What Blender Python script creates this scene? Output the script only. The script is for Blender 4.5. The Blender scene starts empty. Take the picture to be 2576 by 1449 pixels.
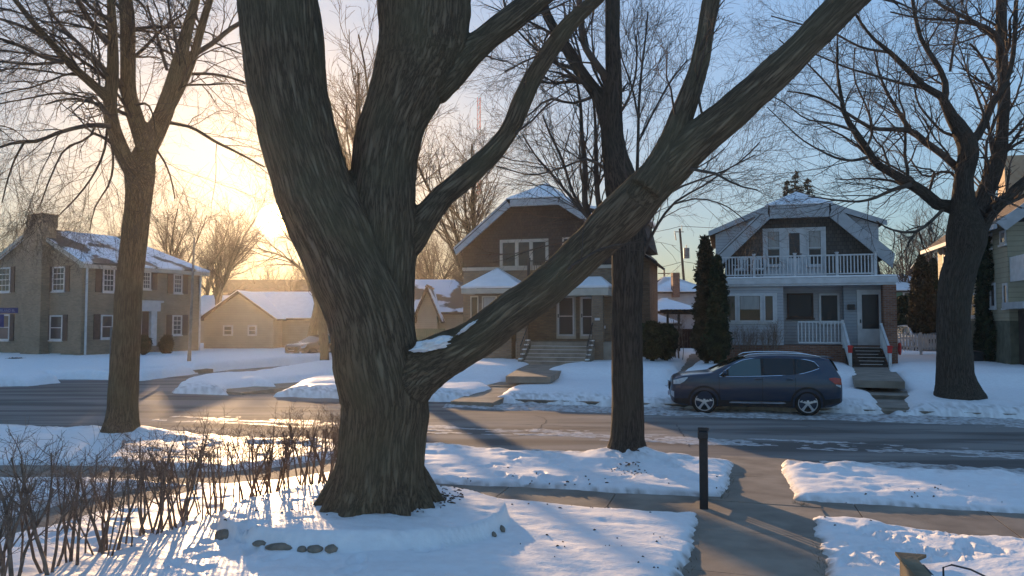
import bpy, bmesh, math, random
import numpy as np
from mathutils import Vector
random.seed(7); rng = np.random.default_rng(11)
S = bpy.context.scene; COL = S.collection
R = math.radians
# ------------------------------------------------------------------ camera, sky, sun, exposure
CH, F, CU, CV, V0 = 2.47, 1900.0, 1288.0, 724.5, 810.0      # eye height; focal, centre, horizon in units of a 2576 wide frame
PITCH = math.atan((V0 - CV) / F)
cam = bpy.data.objects.new('camera', bpy.data.cameras.new('camera')); COL.objects.link(cam)
cam.location = (0, 0, CH); cam.rotation_euler = (R(90) + PITCH, 0, 0)
cam.data.sensor_width = 36; cam.data.lens = 36 * F / 2576; cam.data.clip_end = 6000; cam.data.clip_start = .05
S.camera = cam
def ray(u, v):
    x = (u - CU) / F; z = -(v - CV) / F
    return (x, math.cos(PITCH) - math.sin(PITCH) * z, math.sin(PITCH) + math.cos(PITCH) * z)
def P(u, v, d):                                              # point at depth d (metres along +Y)
    r = ray(u, v); k = d / r[1]
    return np.array((r[0] * k, d, CH + r[2] * k))
def G(u, v, z=0.0):                                          # point at height z
    r = ray(u, v); k = (z - CH) / r[2]
    return np.array((r[0] * k, r[1] * k, z))
sr = ray(688, 556)
SUN_AZ = math.atan2(sr[0], sr[1]); SUN_EL = math.atan2(sr[2], math.hypot(sr[0], sr[1]))
S.world = bpy.data.worlds.new('World'); S.world.use_nodes = True
wn = S.world.node_tree; bg = wn.nodes['Background']
sky = wn.nodes.new('ShaderNodeTexSky'); sky.sky_type = 'NISHITA'
sky.sun_disc = True; sky.sun_size = R(2.4); sky.sun_intensity = 0.012   # the sun itself is in the picture: a faint visible disc, the lamp does the lighting
sky.sun_elevation = SUN_EL; sky.sun_rotation = SUN_AZ
sky.air_density = 1.0; sky.dust_density = .6; sky.ozone_density = 3.0; sky.altitude = 200
lum = wn.nodes.new('ShaderNodeRGBToBW'); wn.links.new(sky.outputs[0], lum.inputs[0])      # soften the range between the glow and the zenith
ml = wn.nodes.new('ShaderNodeMath'); ml.operation = 'MULTIPLY_ADD'; ml.inputs[1].default_value = 1.25; ml.inputs[2].default_value = 1.0; mi = wn.nodes.new('ShaderNodeMath'); mi.operation = 'MINIMUM'; mi.inputs[1].default_value = 60; wn.links.new(lum.outputs[0], mi.inputs[0]); wn.links.new(mi.outputs[0], ml.inputs[0])
dv = wn.nodes.new('ShaderNodeMath'); dv.operation = 'DIVIDE'; dv.inputs[0].default_value = 3.0; wn.links.new(ml.outputs[0], dv.inputs[1])
sc = wn.nodes.new('ShaderNodeVectorMath'); sc.operation = 'SCALE'; wn.links.new(sky.outputs[0], sc.inputs[0]); wn.links.new(dv.outputs[0], sc.inputs['Scale'])
hs = wn.nodes.new('ShaderNodeHueSaturation'); hs.inputs['Saturation'].default_value = .95; wn.links.new(sc.outputs[0], hs.inputs['Color'])
wn.links.new(hs.outputs[0], bg.inputs[0]); bg.inputs[1].default_value = 0.15
ld = bpy.data.lights.new('sun_lamp', 'SUN'); ld.energy = 5.0; ld.angle = R(0.55); ld.color = (1.0, .64, .34)
sun = bpy.data.objects.new('sun_lamp', ld); COL.objects.link(sun)
sd_ = Vector((math.sin(SUN_AZ) * math.cos(SUN_EL), math.cos(SUN_AZ) * math.cos(SUN_EL), math.sin(SUN_EL)))
sun.rotation_euler = sd_.to_track_quat('Z', 'Y').to_euler(); sun.location = (-10, 30, 20)
S.view_settings.view_transform = 'Standard'; S.view_settings.look = 'None'
S.view_settings.exposure = 0.84; S.view_settings.gamma = 1.0
S.cycles.use_denoising = True; S.cycles.max_bounces = 5; S.cycles.volume_bounces = 1
S.cycles.sample_clamp_indirect = 6

# ------------------------------------------------------------------ helpers
TH = R(16.0)                                                 # heading of the street
NX, NY = math.sin(TH), math.cos(TH)                          # across the street, away from us
SX, SY = math.cos(TH), -math.sin(TH)                         # along the street, to the right
def st(s, t, z=0.0): return np.array((SX * s + NX * t, SY * s + NY * t, z))
def tag(o, label=None, cat=None, group=None, kind=None):
    if label: o['label'] = label
    if cat: o['category'] = cat
    if group: o['group'] = group
    if kind: o['kind'] = kind
    return o
def empty(name, loc=(0, 0, 0), rz=0.0, label=None, cat=None, group=None):
    o = bpy.data.objects.new(name, None); COL.objects.link(o)
    o.location = tuple(float(a) for a in loc); o.rotation_euler = (0, 0, rz); o.empty_display_size = .2
    return tag(o, label, cat, group)
def linkmesh(name, me, mat, parent=None, smooth=False):
    o = bpy.data.objects.new(name, me); COL.objects.link(o)
    if mat: me.materials.append(mat)
    if smooth: me.polygons.foreach_set('use_smooth', [True] * len(me.polygons))
    if parent: o.parent = parent
    return o
def npmesh(name, V, quads=None, tris=None):
    me = bpy.data.meshes.new(name)
    V = np.asarray(V, dtype=np.float32)
    fs = []; ls = []; tot = 0
    if quads is not None and len(quads):
        q = np.asarray(quads, dtype=np.int32); fs.append(q.ravel()); ls.append(np.full(len(q), 4))
    if tris is not None and len(tris):
        q = np.asarray(tris, dtype=np.int32); fs.append(q.ravel()); ls.append(np.full(len(q), 3))
    loops = np.concatenate(fs).astype(np.int32); sizes = np.concatenate(ls).astype(np.int32)
    starts = np.concatenate([[0], np.cumsum(sizes)[:-1]]).astype(np.int32)
    me.vertices.add(len(V)); me.vertices.foreach_set('co', V.ravel())
    me.loops.add(len(loops)); me.loops.foreach_set('vertex_index', loops)
    me.polygons.add(len(sizes)); me.polygons.foreach_set('loop_start', starts)
    try: me.polygons.foreach_set('loop_total', sizes)
    except Exception: pass
    me.update(calc_edges=True); me.validate()
    return me
class MB:
    def __init__(s): s.v = []; s.f = []
    def box(s, x0, x1, y0, y1, z0, z1):
        n = len(s.v)
        x0, x1 = min(x0, x1), max(x0, x1); y0, y1 = min(y0, y1), max(y0, y1); z0, z1 = min(z0, z1), max(z0, z1)
        s.v += [(x, y, z) for z in (z0, z1) for y in (y0, y1) for x in (x0, x1)]
        s.f += [tuple(n + i for i in q) for q in ((0, 2, 3, 1), (4, 5, 7, 6), (0, 1, 5, 4), (2, 6, 7, 3), (0, 4, 6, 2), (1, 3, 7, 5))]
        return s
    def prism(s, pts, vec):
        n = len(s.v); k = len(pts); pts = [Vector(p) for p in pts]; vec = Vector(vec)
        s.v += [tuple(p) for p in pts] + [tuple(p + vec) for p in pts]
        s.f.append(tuple(range(n + k - 1, n - 1, -1))); s.f.append(tuple(range(n + k, n + 2 * k)))
        for i in range(k):
            j = (i + 1) % k; s.f.append((n + i, n + j, n + k + j, n + k + i))
        return s
    def slab(s, pts, th):                                    # flat polygon thickened downwards along its normal
        p = [Vector(q) for q in pts]; nn = (p[1] - p[0]).cross(p[2] - p[0]).normalized()
        if nn.z < 0: nn = -nn
        return s.prism(pts, -nn * th)
    def path(s, pts, r, n=8, r1=None):
        pts = [Vector(p) for p in pts]; m = len(pts); b = len(s.v)
        for i, p in enumerate(pts):
            t = (pts[min(i + 1, m - 1)] - pts[max(i - 1, 0)]).normalized()
            a = t.cross(Vector((0, 0, 1)) if abs(t.z) < .9 else Vector((1, 0, 0))).normalized(); c = t.cross(a)
            rr = r if r1 is None else r + (r1 - r) * i / (m - 1)
            for k in range(n):
                an = 2 * math.pi * k / n; s.v.append(tuple(p + a * (math.cos(an) * rr) + c * (math.sin(an) * rr)))
        for i in range(m - 1):
            for k in range(n):
                s.f.append((b + i * n + k, b + i * n + (k + 1) % n, b + (i + 1) * n + (k + 1) % n, b + (i + 1) * n + k))
        s.f.append(tuple(b + k for k in range(n - 1, -1, -1))); s.f.append(tuple(b + (m - 1) * n + k for k in range(n)))
        return s
    def build(s, name, mat, parent=None, smooth=False, bevel=0.0):
        me = bpy.data.meshes.new(name); me.from_pydata([tuple(map(float, v)) for v in s.v], [], s.f)
        bm = bmesh.new(); bm.from_mesh(me); bmesh.ops.recalc_face_normals(bm, faces=bm.faces)
        if bevel: bmesh.ops.bevel(bm, geom=bm.edges[:], offset=bevel, segments=1, affect='EDGES')
        bm.to_mesh(me); bm.free()
        return linkmesh(name, me, mat, parent, smooth)
def _hash(ix, iy, iz):
    h = (ix.astype(np.uint32) * np.uint32(374761393) + iy.astype(np.uint32) * np.uint32(668265263) + iz.astype(np.uint32) * np.uint32(2147483647 - 1274126177))
    h = (h ^ (h >> np.uint32(13))) * np.uint32(1274126177); h = h ^ (h >> np.uint32(16))
    return (h & np.uint32(0xffffff)).astype(np.float32) / 16777215.0
def vnoise(Pn):                                              # value noise, 0..1
    Pn = np.asarray(Pn, dtype=np.float64); fl = np.floor(Pn); f = (Pn - fl); f = f * f * (3 - 2 * f); i = fl.astype(np.int64)
    o = 0
    for dx in (0, 1):
        wx = f[:, 0] if dx else 1 - f[:, 0]
        for dy in (0, 1):
            wy = f[:, 1] if dy else 1 - f[:, 1]
            for dz in (0, 1):
                wz = f[:, 2] if dz else 1 - f[:, 2]
                o = o + wx * wy * wz * _hash(i[:, 0] + dx, i[:, 1] + dy, i[:, 2] + dz)
    return o
def fbm(Pn, oct=3):
    o = 0; a = .5; Pn = np.array(Pn, dtype=np.float64)
    for k in range(oct): o = o + a * (vnoise(Pn + 17.3 * k) - .5) * 2; a *= .5; Pn = Pn * 2.03
    return o
def sstep(a, b, x): x = np.clip((x - a) / (b - a), 0, 1); return x * x * (3 - 2 * x)

# ------------------------------------------------------------------ materials
MATS = {}
def mat(name, c1, c2=None, rot=0.0, rough=.8, scale=6, bump=0.0, bscale=None, metal=0.0, coord='Object', detail=5, stretch=(1, 1, 1), spec=.3, coat=0.0, attr=None, lo=.35, hi=.65):
    m = bpy.data.materials.new(name); m.use_nodes = True; nt = m.node_tree; b = nt.nodes['Principled BSDF']
    L = nt.links.new
    b.inputs['Roughness'].default_value = rough; b.inputs['Metallic'].default_value = metal
    b.inputs['Specular IOR Level'].default_value = spec; b.inputs['Coat Weight'].default_value = coat
    if c2 is None: c2 = tuple(c * .8 for c in c1)
    if attr:
        tc = nt.nodes.new('ShaderNodeAttribute'); tc.attribute_name = attr; out = tc.outputs['Vector']
    else:
        tc = nt.nodes.new('ShaderNodeTexCoord'); out = tc.outputs[coord]
    mp = nt.nodes.new('ShaderNodeMapping'); mp.inputs['Scale'].default_value = stretch; mp.inputs['Rotation'].default_value = (0, 0, rot); L(out, mp.inputs[0])
    nz = nt.nodes.new('ShaderNodeTexNoise'); nz.inputs['Scale'].default_value = scale; nz.inputs['Detail'].default_value = detail
    L(mp.outputs[0], nz.inputs['Vector'])
    cr = nt.nodes.new('ShaderNodeValToRGB'); cr.color_ramp.elements[0].position = lo; cr.color_ramp.elements[1].position = hi
    cr.color_ramp.elements[0].color = (*c1, 1); cr.color_ramp.elements[1].color = (*c2, 1)
    L(nz.outputs['Fac'], cr.inputs[0]); L(cr.outputs[0], b.inputs['Base Color'])
    if bump:
        n2 = nt.nodes.new('ShaderNodeTexNoise'); n2.inputs['Scale'].default_value = bscale or scale * 4; n2.inputs['Detail'].default_value = 6
        L(mp.outputs[0], n2.inputs['Vector'])
        bp = nt.nodes.new('ShaderNodeBump'); bp.inputs['Strength'].default_value = bump; bp.inputs['Distance'].default_value = .02
        L(n2.outputs['Fac'], bp.inputs['Height']); L(bp.outputs[0], b.inputs['Normal'])
    MATS[name] = m; return m
def brickmat(name, c1, c2, mortar, bw=.22, bh=.075, rough=.9, msize=.01, kind='brick'):
    m = bpy.data.materials.new(name); m.use_nodes = True; nt = m.node_tree; b = nt.nodes['Principled BSDF']; L = nt.links.new
    b.inputs['Roughness'].default_value = rough; b.inputs['Specular IOR Level'].default_value = .2
    tc = nt.nodes.new('ShaderNodeTexCoord'); sp = nt.nodes.new('ShaderNodeSeparateXYZ'); L(tc.outputs['Object'], sp.inputs[0])
    ad = nt.nodes.new('ShaderNodeMath'); L(sp.outputs[0], ad.inputs[0]); L(sp.outputs[1], ad.inputs[1])
    cb = nt.nodes.new('ShaderNodeCombineXYZ'); L(ad.outputs[0], cb.inputs[0]); L(sp.outputs[2], cb.inputs[1])
    br = nt.nodes.new('ShaderNodeTexBrick'); br.inputs['Scale'].default_value = 1
    br.inputs['Brick Width'].default_value = bw; br.inputs['Row Height'].default_value = bh; br.inputs['Mortar Size'].default_value = msize
    br.inputs['Color1'].default_value = (*c1, 1); br.inputs['Color2'].default_value = (*c2, 1); br.inputs['Mortar'].default_value = (*mortar, 1)
    L(cb.outputs[0], br.inputs['Vector'])
    nz = nt.nodes.new('ShaderNodeTexNoise'); nz.inputs['Scale'].default_value = 1.3; nz.inputs['Detail'].default_value = 6; L(tc.outputs['Object'], nz.inputs['Vector'])
    mr = nt.nodes.new('ShaderNodeMapRange'); mr.inputs['To Min'].default_value = .6; mr.inputs['To Max'].default_value = 1.35; L(nz.outputs['Fac'], mr.inputs[0])
    mx = nt.nodes.new('ShaderNodeVectorMath'); mx.operation = 'SCALE'; L(br.outputs['Color'], mx.inputs[0]); L(mr.outputs[0], mx.inputs['Scale'])
    L(mx.outputs[0], b.inputs['Base Color'])
    bp = nt.nodes.new('ShaderNodeBump'); bp.inputs['Strength'].default_value = .6; bp.inputs['Distance'].default_value = .01; bp.invert = True
    L(br.outputs['Fac'], bp.inputs['Height']); L(bp.outputs[0], b.inputs['Normal'])
    MATS[name] = m; return m
def sidingmat(name, c, step=.13, rough=.7):
    m = bpy.data.materials.new(name); m.use_nodes = True; nt = m.node_tree; b = nt.nodes['Principled BSDF']; L = nt.links.new
    b.inputs['Roughness'].default_value = rough; b.inputs['Specular IOR Level'].default_value = .25
    tc = nt.nodes.new('ShaderNodeTexCoord'); sp = nt.nodes.new('ShaderNodeSeparateXYZ'); L(tc.outputs['Object'], sp.inputs[0])
    mu = nt.nodes.new('ShaderNodeMath'); mu.operation = 'MULTIPLY'; mu.inputs[1].default_value = 1 / step; L(sp.outputs[2], mu.inputs[0])
    fr = nt.nodes.new('ShaderNodeMath'); fr.operation = 'FRACT'; L(mu.outputs[0], fr.inputs[0])
    cr = nt.nodes.new('ShaderNodeValToRGB'); e = cr.color_ramp.elements; e[0].position = 0; e[0].color = (.35, .35, .35, 1); e[1].position = .12; e[1].color = (1, 1, 1, 1)
    L(fr.outputs[0], cr.inputs[0])
    nz = nt.nodes.new('ShaderNodeTexNoise'); nz.inputs['Scale'].default_value = 1.6; nz.inputs['Detail'].default_value = 6; L(tc.outputs['Object'], nz.inputs['Vector'])
    mr = nt.nodes.new('ShaderNodeMapRange'); mr.inputs['To Min'].default_value = .72; mr.inputs['To Max'].default_value = 1.2; L(nz.outputs['Fac'], mr.inputs[0])
    v1 = nt.nodes.new('ShaderNodeVectorMath'); v1.operation = 'SCALE'; v1.inputs[0].default_value = c; L(mr.outputs[0], v1.inputs['Scale'])
    v2 = nt.nodes.new('ShaderNodeVectorMath'); v2.operation = 'MULTIPLY'; L(v1.outputs[0], v2.inputs[0]); L(cr.outputs[0], v2.inputs[1])
    L(v2.outputs[0], b.inputs['Base Color'])
    bp = nt.nodes.new('ShaderNodeBump'); bp.inputs['Strength'].default_value = .7; bp.inputs['Distance'].default_value = .02; bp.invert = True
    L(fr.outputs[0], bp.inputs['Height']); L(bp.outputs[0], b.inputs['Normal'])
    MATS[name] = m; return m
def barkmat(name, c1, c2, c3, bump=1.0, dist=.02):
    m = bpy.data.materials.new(name); m.use_nodes = True; nt = m.node_tree; b = nt.nodes['Principled BSDF']; L = nt.links.new
    b.inputs['Roughness'].default_value = .95; b.inputs['Specular IOR Level'].default_value = .15
    at = nt.nodes.new('ShaderNodeAttribute'); at.attribute_name = 'bark'
    n1 = nt.nodes.new('ShaderNodeTexNoise'); n1.inputs['Scale'].default_value = .8; n1.inputs['Detail'].default_value = 8; n1.inputs['Roughness'].default_value = .6
    L(at.outputs['Vector'], n1.inputs['Vector'])
    sb = nt.nodes.new('ShaderNodeMath'); sb.operation = 'SUBTRACT'; sb.inputs[1].default_value = .5; L(n1.outputs['Fac'], sb.inputs[0])
    ab = nt.nodes.new('ShaderNodeMath'); ab.operation = 'ABSOLUTE'; L(sb.outputs[0], ab.inputs[0])
    cr = nt.nodes.new('ShaderNodeValToRGB'); e = cr.color_ramp.elements; e[0].position = .0; e[0].color = (*c1, 1); e[1].position = .085; e[1].color = (*c2, 1)
    L(ab.outputs[0], cr.inputs[0])
    tc = nt.nodes.new('ShaderNodeTexCoord'); n3 = nt.nodes.new('ShaderNodeTexNoise'); n3.inputs['Scale'].default_value = 1.4; n3.inputs['Detail'].default_value = 6; L(tc.outputs['Object'], n3.inputs['Vector'])
    r3 = nt.nodes.new('ShaderNodeValToRGB'); r3.color_ramp.elements[0].position = .42; r3.color_ramp.elements[1].position = .68; L(n3.outputs['Fac'], r3.inputs[0])
    mx = nt.nodes.new('ShaderNodeMixRGB'); L(r3.outputs[0], mx.inputs[0]); L(cr.outputs[0], mx.inputs[1]); mx.inputs[2].default_value = (*c3, 1)
    m2 = nt.nodes.new('ShaderNodeMixRGB'); m2.inputs[0].default_value = .55; L(cr.outputs[0], m2.inputs[1]); L(mx.outputs[0], m2.inputs[2])
    L(m2.outputs[0], b.inputs['Base Color'])
    mn = nt.nodes.new('ShaderNodeMath'); mn.operation = 'MINIMUM'; mn.inputs[1].default_value = .12; L(ab.outputs[0], mn.inputs[0])
    mu = nt.nodes.new('ShaderNodeMath'); mu.operation = 'MULTIPLY'; mu.inputs[1].default_value = 8; L(mn.outputs[0], mu.inputs[0])
    bp = nt.nodes.new('ShaderNodeBump'); bp.inputs['Strength'].default_value = bump; bp.inputs['Distance'].default_value = dist
    L(mu.outputs[0], bp.inputs['Height']); L(bp.outputs[0], b.inputs['Normal'])
    MATS[name] = m; return m
SNOW = mat('snow', (.84, .81, .79), (.89, .87, .85), rough=.55, scale=9, bump=.35, bscale=28, coord='Object', spec=.25)
ROOFSNOW = mat('roof_snow', (.82, .80, .79), (.88, .86, .85), rough=.6, scale=3, bump=.2, bscale=12)
PATCHY = mat('patchy_snow_roof', (.10, .085, .075), (.80, .82, .86), rough=.8, scale=.38, bump=.3, bscale=14, lo=.43, hi=.47, detail=5)
SLUSH = mat('slush', (.24, .205, .18), (.55, .54, .53), rough=.6, scale=7, bump=.8, bscale=30, lo=.34, hi=.6)
ASPH = mat('asphalt', (.12, .108, .098), (.245, .225, .205), rough=.88, scale=1.0, bump=.4, bscale=60, detail=10, stretch=(.16, 1.1, 1), spec=.15, rot=TH, lo=.40, hi=.58)
CONC = mat('concrete', (.20, .165, .13), (.31, .26, .205), rough=.85, scale=2.2, bump=.3, bscale=70, detail=9)
STONE = mat('stone', (.15, .12, .09), (.28, .225, .17), rough=.9, scale=8, bump=.6)
BARK_A = barkmat('bark_grey_brown', (.095, .069, .046), (.225, .16, .102), (.175, .145, .085), .8, .035)
BARK_B = barkmat('bark_dark', (.035, .028, .023), (.10, .08, .063), (.085, .075, .055), .8, .02)
TWIG = mat('twig', (.06, .045, .035), (.13, .10, .078), rough=.9, scale=3)
TWIG_F = mat('far_twig', (.07, .05, .04), (.12, .09, .07), rough=.9, scale=1)
HEDGE = mat('hedge_stem', (.13, .09, .066), (.28, .20, .15), rough=.9, scale=14)
EVERG = mat('evergreen', (.012, .022, .012), (.04, .055, .025), rough=.9, scale=3)
EVERGB = mat('evergreen_browned', (.02, .026, .013), (.07, .05, .028), rough=.9, scale=2)
TANBRICK = brickmat('tan_brick', (.19, .13, .085), (.27, .19, .125), (.18, .155, .13))
REDBRICK = brickmat('red_brick', (.16, .06, .035), (.26, .12, .07), (.2, .17, .15))
GREYBRICK = brickmat('grey_brown_brick', (.22, .165, .11), (.30, .23, .16), (.24, .20, .155))
SHINGLE = brickmat('dark_shingle', (.040, .037, .036), (.058, .054, .052), (.018, .016, .015), bw=.16, bh=.17, msize=.008)
SHINGLE2 = brickmat('brown_shingle', (.085, .075, .066), (.12, .105, .09), (.04, .035, .03), bw=.16, bh=.17, msize=.008)
ROOFSH = brickmat('roof_shingle', (.05, .04, .035), (.08, .065, .055), (.025, .02, .02), bw=.3, bh=.14, msize=.008)
BROWNROOF = brickmat('brown_roof_shingle', (.14, .10, .07), (.20, .15, .10), (.07, .05, .04), bw=.3, bh=.14, msize=.01)
WHITEP = mat('white_paint', (.50, .49, .48), (.6, .59, .58), rough=.5, scale=4)
CREAM = mat('cream_trim', (.42, .37, .30), (.5, .45, .37), rough=.6, scale=3)
FASCIA = mat('pale_soffit', (.36, .36, .36), (.44, .44, .44), rough=.6, scale=3)
SIDW = sidingmat('white_siding', (.42, .41, .41))
SIDG = sidingmat('grey_siding', (.34, .36, .38))
SIDY = sidingmat('yellow_siding', (.35, .31, .215), .2)
SIDGR = sidingmat('green_siding', (.13, .25, .17), .15)
SIDB = sidingmat('beige_siding', (.34, .29, .22))
DARKP = mat('dark_paint', (.02, .02, .022), (.035, .033, .033), rough=.5, scale=5)
BROWNP = mat('brown_shutter', (.07, .045, .035), (.1, .065, .05), rough=.7, scale=5)
IRON = mat('black_iron', (.012, .012, .014), (.02, .02, .022), rough=.45, scale=20, spec=.5)
WOOD = mat('weathered_wood', (.10, .075, .045), (.24, .19, .12), rough=.85, scale=5, bump=.4, stretch=(1, 1, .15))
DARKWOOD = mat('dark_wood', (.04, .03, .025), (.075, .055, .042), rough=.85, scale=5)
REDR = mat('red_ribbon', (.45, .03, .03), (.6, .05, .04), rough=.6, scale=9)
LITTER = mat('leaf_litter', (.05, .032, .02), (.13, .08, .045), rough=.95, scale=15)
GRASSM = mat('dry_grass', (.16, .12, .06), (.09, .08, .035), rough=.95, scale=12)
CURT = mat('curtain', (.30, .29, .27), (.38, .36, .33), rough=.9, scale=2, stretch=(6, 6, .5))
TIRE = mat('tyre_rubber', (.012, .012, .012), (.022, .021, .02), rough=.85, scale=20)
ALLOY = mat('alloy', (.5, .5, .52), (.6, .6, .62), rough=.35, scale=6, metal=.6, spec=.6)
CHROME = mat('chrome', (.65, .66, .68), (.75, .76, .78), rough=.15, scale=3, metal=1.0)
BLUEP = mat('blue_car_paint', (.009, .026, .060), (.028, .042, .066), rough=.32, scale=3, metal=.1, spec=.5, coat=.5, stretch=(.6, 1, 2.5))
BLACKP = mat('black_car_paint', (.012, .012, .012), (.02, .02, .02), rough=.25, scale=2, spec=.6, coat=.8)
SILVP = mat('silver_car_paint', (.33, .35, .38), (.4, .42, .45), rough=.3, scale=2, metal=.3, spec=.6, coat=.6)
PLAST = mat('black_plastic', (.016, .016, .017), (.03, .03, .03), rough=.6, scale=8)
LAMPG = mat('headlight_glass', (.45, .47, .5), (.6, .62, .65), rough=.08, scale=14, spec=.8)
TAILG = mat('tail_light_glass', (.30, .015, .012), (.42, .03, .02), rough=.15, scale=8, spec=.6)
SIGNB = mat('blue_sign', (.05, .05, .16), (.06, .065, .19), rough=.5, scale=4)
SIGNW = mat('sign_white', (.4, .4, .48), rough=.6, scale=4)
GREYMET = mat('grey_metal', (.12, .12, .12), (.2, .2, .2), rough=.55, scale=5, metal=.3)
def glassmat(name, c, rough=.06):
    m = bpy.data.materials.new(name); m.use_nodes = True; b = m.node_tree.nodes['Principled BSDF']
    b.inputs['Base Color'].default_value = (*c, 1); b.inputs['Roughness'].default_value = rough; b.inputs['Specular IOR Level'].default_value = .45
    MATS[name] = m; return m
GLASS = glassmat('window_glass', (.02, .022, .026)); CARGL = glassmat('car_glass', (.012, .016, .016), .03); GLASSG = glassmat('grey_window_glass', (.045, .048, .052), .1)
CARGL2 = glassmat('clear_car_glass', (.07, .12, .13), .05)
SCREEN = glassmat('storm_screen', (.012, .015, .02), .35)

# ------------------------------------------------------------------ the ground
def gl(x, y):                                                # level of the bare ground and paving
    x = np.asarray(x, float); y = np.asarray(y, float); t = NX * x + NY * y
    near = .14 + .045 * np.clip(9.2 - t, 0, 6)
    east = sstep(-9, -4.5, x - .14 * (y - 30))
    far = .14 + .16 * sstep(22.3, 25, t) + east * .40 * sstep(26.3, 28.3, t) + (1 - east) * .1 * sstep(27, 34, t)
    return np.where(t < 18, near, far)
def poly(pts, z): return np.array([G(q[0], q[1], z + (q[2] if len(q) > 2 else 0))[:2] for q in pts])
T_NEAR, T_FAR = 13.15, 22.1
def stp(*a): return np.array([st(s, t)[:2] for s, t in a])
HOLES = []   # (polygon xy, edge noise amplitude)
HOLES.append((stp((-120, T_NEAR), (160, T_NEAR), (160, T_FAR), (-7.2, T_FAR), (-120, T_FAR)), .16))
cross = poly([(860, 1012), (650, 1002), (520, 1003), (440, 996), (440, 985), (485, 968), (545, 959), (620, 957), (700, 945), (780, 936), (836, 926), (900, 915), (950, 905),
              (950, 897), (850, 908), (802, 913), (711, 919), (566, 930), (483, 940), (353, 957), (260, 954), (107, 953), (130, 964), (60, 971), (-120, 975), (-900, 1000), (-900, 1080), (860, 1090)], 0)
HOLES.append((cross, .2))
HOLES.append((poly([(565, 977), (640, 970), (740, 974), (733, 983), (650, 998), (575, 998)], .1), .12))
HOLES.append((poly([(661, 963), (760, 957), (836, 950), (870, 950), (855, 957), (802, 957), (740, 974), (700, 974)], .15), .1))
HOLES.append((poly([(250, 938), (480, 926), (490, 929), (280, 942)], .2), .06))
HOLES.append((poly([(-60, 1172), (250, 1173), (440, 1188), (560, 1189), (680, 1180), (800, 1160), (860, 1152), (860, 1176, .1), (700, 1195, .1), (600, 1204, .1), (440, 1203, .1), (250, 1192, .1), (-60, 1195, .1)], .14), .05))
HOLES.append((poly([(-90, 1335), (0, 1310), (150, 1268), (340, 1228), (480, 1221), (497, 1233, .08), (400, 1251, .1), (250, 1290, .1), (100, 1345, .1), (0, 1368, .1), (-90, 1400, .1)], .15), .05))
SWALK = poly([(1060, 1213), (1180, 1221), (1400, 1230), (1600, 1243), (1815, 1252), (2000, 1259), (2300, 1276), (2576, 1293), (2900, 1316), (2900, 1376, .1), (2576, 1341, .1), (2330, 1318, .1), (2250, 1307, .1),
              (2200, 1294, .1), (2090, 1291, .1), (2040, 1300, .03), (1768, 1284, .03), (1700, 1275, .1), (1500, 1262, .1), (1300, 1246, .1), (1180, 1230, .14), (1060, 1221, .14)], .15)
HOLES.append((SWALK, .05))
W1 = poly([(1848, 1150), (1845, 1165), (1838, 1195), (1830, 1230), (1812, 1258), (2010, 1266), (1985, 1235), (1962, 1190), (1965, 1165), (1975, 1150)], .14); HOLES.append((W1, .07))
W2 = poly([(1769, 1270), (1762, 1330), (1747, 1400), (1724, 1460), (1690, 1600), (1660, 1800), (2260, 1800), (2130, 1600), (2078, 1449), (2055, 1380), (2042, 1320), (2040, 1285)], .2); HOLES.append((W2, .07))
W3 = poly([(1147, 1012), (1225, 1012), (1240, 997), (1305, 974), (1345, 966), (1363, 962), (1274, 962), (1262, 967), (1131, 966), (1020, 966), (1020, 971), (1220, 973), (1237, 981), (1190, 992)], .22); HOLES.append((W3, .08))
W3b = poly([(1280, 947), (1287, 938), (1331, 921), (1322, 909), (1462, 909), (1458, 915), (1420, 924), (1372, 937), (1366, 947)], .6); HOLES.append((W3b, .06))
W4 = poly([(2216, 1025), (2295, 1025), (2275, 981), (2262, 968), (2168, 968), (2175, 985)], .22); HOLES.append((W4, .1))
W4b = poly([(2158, 957), (2146, 935), (2130, 922), (2235, 922), (2236, 935), (2262, 957)], .6); HOLES.append((W4b, .1))
W5 = poly([(1742, 890), (1700, 925), (1674, 948), (1690, 957), (1718, 950), (1748, 922), (1772, 905), (1762, 890)], .6); HOLES.append((W5, .12))
def sdist(px, py, poly_):                                    # signed distance, positive outside
    n = len(poly_); d = np.full(px.shape, 1e9); ins = np.zeros(px.shape, bool)
    for i in range(n):
        ax, ay = poly_[i]; bx, by = poly_[(i + 1) % n]; ex, ey = bx - ax, by - ay
        h = np.clip(((px - ax) * ex + (py - ay) * ey) / (ex * ex + ey * ey + 1e-12), 0, 1)
        d = np.minimum(d, np.hypot(px - ax - ex * h, py - ay - ey * h))
        c = ((ay > py) != (by > py)) & (px < (bx - ax) * (py - ay) / (by - ay + 1e-12) + ax); ins ^= c
    return np.where(ins, -d, d)
BED = G(925, 1296, .35)[:2]
T1B = P(955, 1290, 8.3); T2B = G(305, 1095, .2); T3B = G(1577, 1143, .25); T4B = G(2411, 992, .4); T5B = G(817, 930, .15)
NC, NR = 640, 720
th = np.linspace(R(-47), R(49), NC); rr = 3.0 * np.exp(np.linspace(0, math.log(170 / 3.0), NR - 3)); rr = np.concatenate([rr, [300, 700, 2500]])
TT, RR = np.meshgrid(th, rr); X = (np.sin(TT) * RR).ravel(); Y = (np.cos(TT) * RR - 1.0).ravel()
g = gl(X, Y); sd = np.full(X.shape, 5.0)
ns = fbm(np.c_[X * 2.2, Y * 2.2, X * 0], 3); nf = fbm(np.c_[X * 9, Y * 9, X * 0 + 5], 2) * np.clip(9 / np.hypot(X, Y), .15, 1)
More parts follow.
